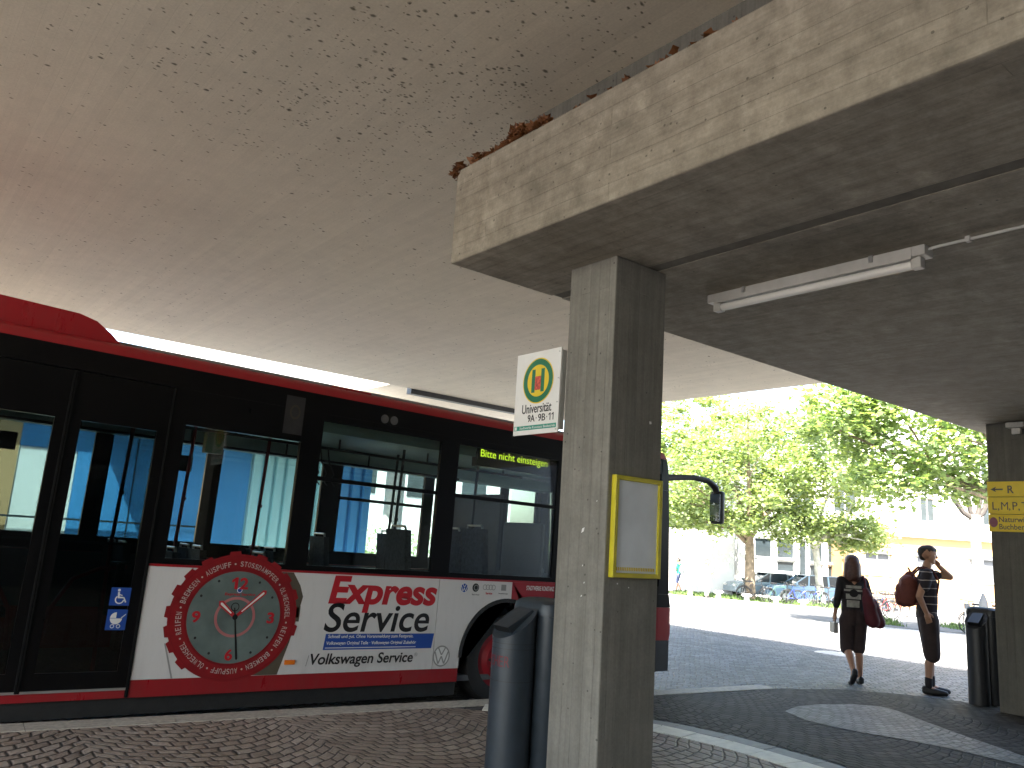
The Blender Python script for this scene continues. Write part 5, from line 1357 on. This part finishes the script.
facade('low_wall_building', 'low white annex with a windowless wall behind the person in white', 'building', 655, 47, px(78, 47), 2.9, 6.0, M['plaster_white'], [])
hc = [(px(19, 48), px(44, 48), 1.0, 2.42, 'shutter'), (px(70, 48), px(88, 48), 1.2, 2.42, 'shutter'), (px(122, 48), px(150, 48), 0.9, 2.45, 'shutter'), (px(190, 48), px(215, 48), 1.0, 2.42, 'shutter')]
def cornice(root):
    m = MB(); m.box(-0.05, px(300, 48), -0.28, 0.0, 3.30, 3.42); m.build('eaves', M['frame_white'], root)
facade('cream_building', 'long low cream building with grey roller shutters behind the man', 'building', 846, 48, px(300, 48), 3.3, 5.0, M['plaster_cream'], hc, extra=cornice)
hu = [(px(75, 54) + k * 4.2, px(75, 54) + k * 4.2 + 1.0, 4.6 + r * 3.2, 6.2 + r * 3.2, 'mid') for k in range(4) for r in range(2)]
facade('rear_building', 'tall white building rising behind the low cream one', 'building', 846, 54, px(320, 54), 13.0, 10.0, M['plaster_white'], hu)

# ------------------------------------------------------------------ street side beyond the bus
fb = tag(empty('panelled_building', (-9.0, 18.0, 0.0)), 'building clad in blue panels, one corrugated stretch coloured as sunlit, seen through the bus windows', 'building')
def fbox(name, mat, x0, x1, y0, y1, z0, z1, parent=None):
    m = MB(); m.box(x0 + 9, x1 + 9, y0 - 18, y1 - 18, z0, z1); return m.build(name, mat, parent or fb)
fbox('wall', M['plaster_cream'], -9, 2.28, 18, 18.3, -0.3, 3.6)
fbox('panel', M['blue_wall'], 3.9, 6.85, 18, 18.2, -0.3, 3.6); fbox('panel', M['blue_wall'], 2.285, 3.895, 18.0, 18.2, 2.75, 3.6)
for x0, x1 in ((2.30, 2.85), (2.88, 3.30)):
    dr = fbox('door', M['frame_white'], x0, x1, 18.02, 18.1, -0.3, 2.745)  # white panels stand in for a sunlit patch of wall
fbox('panel', M['blue_wall'], 3.31, 3.895, 18.0, 18.2, -0.3, 2.748)
for x in (4.4, 5.15, 5.9): fbox('panel_joint', M['pane_dark'], x, x + 0.02, 17.99, 18.0, -0.3, 3.6)
fbox('rail', M['pane_dark'], -4, 6.0, 17.90, 17.93, 1.38, 1.42)
def corrug(name, mat, x0, x1, z0=-0.3, z1=3.6):
    m = MB(); n = int((x1 - x0) / 0.26); pts = []
    for k in range(n):
        a = x0 + (x1 - x0) * k / n; s = (x1 - x0) / n
        pts += [(a, 18.06), (a + s * 0.18, 18.06), (a + s * 0.28, 17.97), (a + s * 0.9, 17.97), (a + s, 18.06)]
    pts += [(x1, 18.2), (x0, 18.2)]
    pts = [q for i, q in enumerate(pts) if i == 0 or (Vector(q) - Vector(pts[i - 1])).length > 1e-4]
    m.prism(pts, lambda a, b: Vector((a + 9, b - 18, z0)), lambda a, b: Vector((a + 9, b - 18, z1)))
    return m.build(name, mat, fb)
corrug('corrugated_panel', M['blue_sunlit'], 6.86, 8.75); corrug('corrugated_panel', M['blue_wall'], 8.76, 10.0)  # first stretch has sunlight put into its blue
fbox('canopy', M['plaster_white'], 3.35, 20, 16.9, 18.9, 3.62, 3.95)
fbox('canopy', M['plaster_white'], -9, 3.345, 17.69, 18.9, 3.621, 3.95)
sc2 = MB(); sc2.box(8.62, 14.0, 14.32, 17.6, 4.72, 5.0); sc2.box(8.62, 14.0, 17.6, 17.9, 4.60, 5.05)
tag(sc2.build('side_canopy', M['ceiling']), 'pale concrete canopy continuing beyond the dark gutter above the bus', 'canopy')
m = MB(); m.cone((10.35, 17.45, -0.3), (10.35, 17.45, 3.615), 0.24, 0.24, 28); 
tag(m.build('round_column', M['plaster_white'], None, True), 'round grey column under the white canopy beyond the bus', 'column')
facade_far = tag(empty('white_hall', (9.0, 31.0, 0)), 'bright white hall beyond the hedge, seen through the bus windows', 'building')
m = MB(); m.box(0, 16, 0, 6, -0.6, 9.0); m.build('wall', M['plaster_white'], facade_far)
for k in range(5):
    m = MB(); m.box(1.0 + k * 3, 2.4 + k * 3, -0.03, 0.0, 3.2, 4.8); m.build('window', M['pane_dark'], facade_far)
def bush(name, center, size, n, seed, label, cat):
    rng = random.Random(seed); m = MB()
    for _ in range(n):
        v = Vector((rng.uniform(-1, 1), rng.uniform(-1, 1), rng.uniform(0, 1)))
        lump = 0.75 + 0.35 * mnoise.noise(Vector((v.x * 2.4 + seed, v.y * 2.4, v.z * 2.4)))
        if v.z > lump: continue
        p = Vector((v.x * size[0], v.y * size[1], v.z * size[2]))
        a = Vector((rng.gauss(0, 1), rng.gauss(0, 1), rng.gauss(0, 1))).normalized() * rng.uniform(0.05, 0.10); b = a.orthogonal().normalized() * a.length * 0.6
        m.face([p - a, p + b, p + a, p - b])
    root = tag(empty(name, center), label, cat)
    m.build('foliage', M['leaf'], root)
    t = MB()
    for k in range(int(size[0] * 3)): t.cone((-size[0] + 0.3 + k * 0.66, 0, -0.1), (-size[0] + 0.3 + k * 0.66 + rng.uniform(-.2, .2), rng.uniform(-.3, .3), size[2] * 0.6), 0.03, 0.01, 6)
    t.build('stem', M['bark'], root)
bush('hedge', (15.0, 25.0, -0.15), (8.0, 0.9, 2.2), 9000, 21, 'green hedge in the sun beyond the blue panels, seen through the bus', 'hedge')

# ------------------------------------------------------------------ trees
def tree(name, base, trunk_h, r0, blobs, n_clump, per, leaf, seed, mats, label, lean=(0, 0), group='plane trees round the plaza'):
    rng = random.Random(seed)
    root = tag(empty(name, base), label, 'tree', group)
    t = MB()
    top = Vector((lean[0], lean[1], trunk_h))
    pts = [Vector((0, 0, -0.15)), Vector((0, 0, 0.25)), top * 0.35 + Vector((rng.uniform(-.08, .08), rng.uniform(-.08, .08), 0)), top * 0.7, top]
    t.tube(pts, [r0 * 1.35, r0 * 1.05, r0 * 0.95, r0 * 0.85, r0 * 0.75], 12)
    cents = []
    W = [b[3] for b in blobs]
    for _ in range(n_clump):
        c, rx, rz, _w = rng.choices(blobs, W)[0]
        while True:
            v = Vector((rng.uniform(-1, 1), rng.uniform(-1, 1), rng.uniform(-1, 1)))
            if 0.25 < v.length <= 1: break
        v = v.normalized() * v.length ** 0.6
        cents.append(Vector(c) + Vector((v.x * rx, v.y * rx, v.z * rz)))
    # limbs
    for k in range(7):
        c = cents[rng.randrange(len(cents))]
        mid = top.lerp(c, 0.5) + Vector((0, 0, rng.uniform(-.2, .5)))
        t.tube([top - Vector((0, 0, rng.uniform(0, trunk_h * 0.25))), top.lerp(mid, 0.5) + Vector((0, 0, .15)), mid, c], [r0 * 0.55, r0 * 0.42, r0 * 0.28, 0.03], 8)
        for _ in range(3):
            e = cents[rng.randrange(len(cents))]
            if (e - mid).length < 3.5: t.tube([mid, mid.lerp(e, 0.5) + Vector((0, 0, .1)), e], [r0 * 0.2, r0 * 0.13, 0.015], 6)
    t.build('trunk', mats[0], root, True)
    m = MB()
    shape = [(0, -1), (0.75, -0.55), (0.5, 0.05), (0.95, 0.5), (0.35, 0.6), (0, 1.15), (-0.35, 0.6), (-0.95, 0.5), (-0.5, 0.05), (-0.75, -0.55)]
    for c in cents:
        cr = rng.uniform(0.35, 0.95)
        for _ in range(int(per * rng.uniform(0.4, 1.5))):
            v = Vector((rng.gauss(0, .5), rng.gauss(0, .5), rng.gauss(0, .33))) * cr
            p = c + v
            s = leaf * rng.uniform(0.6, 1.25)
            q = Matrix.Rotation(rng.uniform(0, 6.28), 3, 'Z') @ Matrix.Rotation(rng.gauss(0.35, 0.55), 3, 'X') @ Matrix.Rotation(rng.uniform(0, 6.28), 3, 'Z')
            m.b.faces.new([m.b.verts.new(p + q @ Vector((a * s, b * s, -0.18 * s * abs(a)))) for a, b in shape])
    m.build('crown', mats[1], root)
    return root
b1_ = away(750, 41.0); b1_.z += 0.10
tree('plane_tree', b1_, 3.0, 0.27, [((-1.2, 0.8, 5.6), 3.6, 2.5, 3.0), ((0.6, 0, 7.4), 3.6, 2.6, 2.6), ((-2.2, 1.6, 4.0), 1.9, 0.9, 1.2), ((1.0, -0.8, 3.9), 1.9, 1.0, 1.2)], 330, 60, 0.10, 31, (M['bark'], M['leaf']), 'plane tree with a stout brown trunk standing beside the grey car', (0.1, 0.1))
b2_ = away(821, 42.0); b2_.z += 0.05
tree('plane_tree', b2_, 3.4, 0.20, [((0.0, 0, 5.8), 3.2, 2.3, 3.0), ((0.5, 0.3, 7.8), 3.2, 2.4, 2.4), ((-0.8, 0.6, 3.9), 1.8, 0.9, 1.0), ((1.6, -1.2, 3.7), 1.8, 0.8, 1.2)], 330, 60, 0.10, 32, (M['bark_pale'], M['leaf']), 'plane tree with a slim mottled trunk in front of the blue car', (-0.25, 0.2))
b3_ = away(1045, 24.0)
tree('plane_tree', b3_, 3.4, 0.25, [((-2.6, 2.1, 6.2), 2.6, 1.6, 3.0), ((-3.3, 2.6, 4.6), 1.5, 0.8, 1.2), ((-0.5, 0.5, 7.2), 2.6, 1.8, 2.2), ((-4.6, 3.6, 6.4), 1.4, 1.2, 1.3), ((-1.2, 1.0, 4.7), 1.2, 0.7, 0.6)], 270, 56, 0.092, 33, (M['bark'], M['leaf_near']), 'nearest plane tree, its branches reaching in over the plaza from behind the pier', (0, 0))
b4_ = away(668, 50.0)
tree('plane_tree', b4_, 3.2, 0.25, [((0, 0, 6.6), 3.6, 2.8, 3.0), ((1.6, -1.2, 9.5), 4.4, 2.6, 3.4), ((0.8, -0.6, 4.2), 2.2, 0.9, 0.8)], 330, 60, 0.115, 34, (M['bark'], M['leaf']), 'leafy plane tree rising behind the bus mirror', (0, 0))
# pollarded pale trunk
pb = away(977, 38.5)
pt = tag(empty('pollard_tree', pb), 'pale bare pollarded trunk with stubby arms in front of the cream building', 'tree')
m = MB(); m.tube([(0, 0, -0.1), (0, 0, 0.5), (0.03, 0, 2.6), (0.0, 0, 4.3), (0.02, 0, 4.9)], [0.27, 0.23, 0.21, 0.22, 0.26], 12); m.build('trunk', M['bark_pale'], pt, True)
m = MB()
for dx, dz in ((-0.95, 0.75), (0.75, 0.85), (-0.3, 0.9), (0.35, 1.0)):
    m.tube([(0, 0, 4.7), tuple(RT * (dx * 0.55) + Vector((0, 0, 4.85 + dz * 0.2))), tuple(RT * dx + Vector((0, 0, 4.9 + dz)))], [0.15, 0.12, 0.14], 8); m.ball(tuple(RT * dx + Vector((0, 0, 4.95 + dz))), 0.17, 2)
m.build('limb', M['bark_dark'], pt, True)

# ------------------------------------------------------------------ cars
def car(loc, rz, paint, label, wagon=True):
    root = tag(empty('parked_car', loc, (0, 0, rz)), label, 'car', 'cars parked behind the trees')
    Lc = 4.45; Wd = 0.87
    low = [(-2.2, 0.30), (-2.22, 0.62), (-2.15, 0.92), (1.05, 0.95), (1.95, 0.82), (2.2, 0.62), (2.22, 0.34), (1.75, 0.24), (-1.8, 0.24)]
    # body with tumblehome: rows across the width
    def skin(name, prof, mat, ws, parent):
        m = MB(); rows = []
        for y, ins in ws: rows.append([m.b.verts.new((x * (1 - ins * 0.012), y, z)) for x, z in prof])
        n = len(prof)
        for i in range(len(rows) - 1):
            for k in range(n): m.b.faces.new((rows[i][k], rows[i][(k + 1) % n], rows[i + 1][(k + 1) % n], rows[i + 1][k]))
        m.b.faces.new(list(reversed(rows[0]))); m.b.faces.new(rows[-1])
        return m.build(name, mat, parent, True)
    body = skin('body', low, paint, [(-Wd, 2), (-Wd + .06, 0), (Wd - .06, 0), (Wd, 2)], root)
    roofp = [(-2.12, 0.93), (-1.98, 1.38), (-1.6, 1.46), (0.05, 1.47), (0.25, 1.43), (1.0, 0.955)] if wagon else [(-1.75, 0.93), (-1.15, 1.36), (-0.8, 1.42), (0.0, 1.42), (0.2, 1.38), (1.0, 0.955)]
    skin('cabin', roofp, M['pane_dark'], [(-Wd + .10, 0), (-Wd + .16, 0), (Wd - .16, 0), (Wd - .10, 0)], root)
    m = MB(); a, b = roofp[2][0] - 0.25, roofp[4][0] + 0.05
    m.box(a + 0.2, b, -Wd + .13, Wd - .13, 1.455 if wagon else 1.41, 1.50 if wagon else 1.455, 0.02)
    for s in (-1, 1):
        for x0, x1, x2, x3 in ((roofp[0][0], roofp[0][0] + 0.10, roofp[1][0] + 0.10, roofp[1][0]), (-1.0, -0.9, -0.86, -0.94), (0.10, 0.18, 0.16, 0.08), (0.92, 1.02, 0.30, 0.20)):
            y0, y1 = s * (Wd - .105), s * (Wd - .09)
            pts = [(x0, 0.94), (x1, 0.94), (x2, roofp[3][1] - 0.01), (x3, roofp[3][1] - 0.01)]
            m.prism(pts, lambda x, z, y0=y0: Vector((x, y0, z)), lambda x, z, y1=y1: Vector((x, y1, z)))
    m.build('roof', paint, root)
    for x in (-1.38, 1.40):
        for s in (-1, 1):
            m = MB(); m.cone((x, s * (Wd + 0.012), 0.31), (x, s * (Wd - 0.2), 0.31), 0.31, 0.31, 28); w = m.build('wheel', M['rubber'], root, True)
            m = MB(); m.cone((x, s * (Wd + 0.02), 0.31), (x, s * (Wd - 0.02), 0.31), 0.20, 0.21, 20); m.build('rim', M['steel'], w)
    for s in (-1, 1):
        m = MB(); m.box(2.12, 2.20, s * 0.62 - 0.16, s * 0.62 + 0.16, 0.60, 0.74, 0.02); m.build('headlight', M['lamp_white'], root)
        m = MB(); m.box(-2.235, -2.17, s * 0.70 - 0.09, s * 0.70 + 0.09, 0.66, 0.90, 0.02); m.build('tail_light', M['red_dec'], root)
        m = MB(); m.box(0.80, 0.98, s * (Wd + 0.08) - 0.09, s * (Wd + 0.08) + 0.09, 0.92, 1.06, 0.03); m.build('wing_mirror', paint, root)
    return root
c1 = away(806, 45.0); car(c1, ROT + PI, M['car_blue'], 'light blue estate car parked behind the slim tree trunk')
c2 = away(766, 46.5); car(c2, ROT + PI + 0.15, M['car_grey'], 'small grey car parked behind the stout tree trunk', False)

# ------------------------------------------------------------------ bicycles
def make_bike(paint):
    root = empty('bicycle')
    R = 0.34; xa, xb = -0.52, 0.54
    for x in (xa, xb):
        m = MB(); n = 28
        m.tube([(x + math.cos(2 * PI * k / n) * R, 0, R + math.sin(2 * PI * k / n) * R) for k in range(n + 1)], 0.020, 6); w = m.build('wheel', M['rubber'], root, True)
        m = MB()
        for k in range(10): a = 2 * PI * k / 10; m.tube([(x, 0.015, R), (x + math.cos(a) * R, 0, R + math.sin(a) * R)], 0.003, 4)
        m.cone((x, -0.04, R), (x, 0.04, R), 0.025, 0.025, 8); m.build('spokes', M['steel'], w)
        m = MB(); m.tube([(x + math.cos(a) * (R + .045), 0, R + math.sin(a) * (R + .045)) for a in [math.radians(d) for d in (range(20, 175, 15) if x < 0 else range(40, 150, 15))]], 0.018, 6); m.build('mudguard', M['bike_black'], w)
    m = MB(); bb, st, hd = (-0.08, 0, 0.30), (-0.22, 0, 0.78), (0.34, 0, 0.80)
    m.tube([bb, st], 0.017); m.tube([bb, (0.38, 0, 0.66)], 0.019); m.tube([st, hd], 0.016); m.tube([(xa, 0.04, R), bb], 0.011); m.tube([(xa, -0.04, R), bb], 0.011); m.tube([(xa, 0.04, R), st], 0.009); m.tube([(xa, -0.04, R), st], 0.009)
    m.tube([(0.32, 0, 0.90), (0.40, 0, 0.58), (0.46, 0.04, 0.50), (xb, 0.05, R)], 0.013); m.tube([(0.40, 0, 0.58), (0.46, -0.04, 0.50), (xb, -0.05, R)], 0.013); m.tube([st, (-0.25, 0, 0.92)], 0.013)
    m.build('frame', paint, root, True)
    m = MB(); m.prism([(-0.40, -0.09), (-0.36, -0.10), (-0.22, -0.03), (-0.10, -0.02), (-0.10, 0.02), (-0.22, 0.03), (-0.36, 0.10), (-0.40, 0.09)], lambda a, b: Vector((a, b, 0.92)), lambda a, b: Vector((a, b, 0.98))); m.build('saddle', M['bike_black'], root)
    m = MB(); m.tube([(0.20, 0.30, 1.00), (0.30, 0.26, 1.04), (0.34, 0.08, 1.03), (0.31, 0, 1.0), (0.34, -0.08, 1.03), (0.30, -0.26, 1.04), (0.20, -0.30, 1.00)], 0.013); m.tube([(0.31, 0, 1.0), (0.32, 0, 0.88)], 0.014); m.build('handlebar', M['bike_black'], root, True)
    m = MB(); m.cone((-0.08, -0.05, 0.30), (-0.08, 0.05, 0.30), 0.06, 0.06, 14); m.tube([(-0.08, 0.07, 0.30), (0.02, 0.07, 0.16), (0.02, 0.14, 0.16)], 0.009); m.tube([(-0.08, -0.07, 0.30), (-0.18, -0.07, 0.44), (-0.18, -0.14, 0.44)], 0.009); m.build('crank', M['bike_black'], root)
    return root
protos = {}
GB = 'bicycles parked round the plaza'
spots = [(743, 41.2, 80, 'black', 'black bicycle leaning by the stout trunk, leftmost of all the bicycles'),
         (778, 40.2, 12, 'green', 'green bicycle parked left of the blue car, in front of its bonnet'),
         (786, 40.6, 70, 'black', 'dark bicycle end-on between the green and the blue bicycle'),
         (797, 40.0, 5, 'blue', 'bright blue bicycle in front of the light blue car, left of the other blue one'),
         (808, 40.5, -8, 'blue', 'bright blue bicycle in front of the light blue car, next to the slim trunk'),
         (830, 41.0, 30, 'silver', 'silver bicycle by the rear wheel of the blue car, right of the slim trunk'),
         (868, 34.5, 8, 'silver', 'silver bicycle under the first shuttered window of the cream building'),
         (876, 33.5, -12, 'black', 'black bicycle just right of the woman, nearer than the silver one'),
         (889, 34.0, 10, 'red', 'red bicycle parked between the woman and the man'),
         (897, 35.5, 0, 'black', 'black bicycle furthest right between the woman and the man'),
         (755, 40.4, -20, 'black', 'black bicycle just right of the stout trunk, behind the third bollard'),
         (818, 40.2, 100, 'green', 'green bicycle end-on at the foot of the slim trunk'),
         (862, 35.5, -25, 'black', 'black bicycle tilted against the cream wall, hidden partly by the woman'),
         (883, 35.8, 40, 'blue', 'blue bicycle in the row behind the red one, under the first shutter'),
         (968, 26.0, 75, 'silver', 'silver bicycle turned end-on just above the black litter bin'),
         (985, 26.5, -10, 'blue', 'dark blue bicycle by the grey post near the pier'),
         (1000, 26.0, 20, 'red', 'red bicycle at the edge of the pier')]
for u, d, rz, colr, lab in spots:
    if colr not in protos: b = protos[colr] = make_bike(M['bike_' + colr])
    else: b = copy_tree(protos[colr])
    b.location = away(u, d); b.rotation_euler = (math.radians(4), 0, ROT + math.radians(rz))
    tag(b, lab, 'bicycle', GB)

# ------------------------------------------------------------------ stone bollards and posts
def make_bollard():
    root = empty('stone_bollard')
    m = MB(); m.cone((0, 0, -0.1), (0, 0, 0.36), 0.17, 0.14, 16); m.build('shaft', M['stone_pale'], root, True)
    m = MB(); m.cone((0, 0, 0.36), (0, 0, 0.45), 0.24, 0.30, 18); m.cone((0, 0, 0.45), (0, 0, 0.52), 0.30, 0.20, 18); m.build('cap', M['stone_pale'], root, True)
    return root
bp = None
for u, d, lab in ((691, 40.5, 'stone bollard just right of the bus front, left of the person in white'), (719, 38.8, 'stone bollard just right of the person in white'), (747, 37.0, 'stone bollard in front of the stout tree trunk'),
                  (776, 36.0, 'stone bollard in front of the green bicycle'), (803, 34.8, 'stone bollard in front of the blue bicycles, the one nearest the asphalt')):
    if bp is None: b = bp = make_bollard()
    else: b = copy_tree(bp)
    b.location = away(u, d); b.scale = (0.8, 0.8, 0.8); tag(b, lab, 'bollard', 'stone bollards along the verge')
p = away(965.5, 25.5); ps = tag(empty('post', p), 'short timber post with a dark top above the black litter bin', 'post')
m = MB(); m.cone((0, 0, -0.1), (0, 0, 0.80), 0.075, 0.075, 14); m.build('shaft', M['stone_pale'], ps, True); m = MB(); m.cone((0, 0, 0.80), (0, 0, 0.96), 0.085, 0.085, 14); m.build('cap', M['shutter'], ps, True)
p = away(982, 25.0); ps = tag(empty('post', p), 'grey cone-topped post beside the dark pier', 'post')
m = MB(); m.cone((0, 0, -0.1), (0, 0, 1.05), 0.13, 0.12, 16); m.build('shaft', M['shutter'], ps, True); m = MB(); m.cone((0, 0, 1.05), (0, 0, 1.30), 0.12, 0.03, 16); m.build('cap', M['shutter'], ps, True)
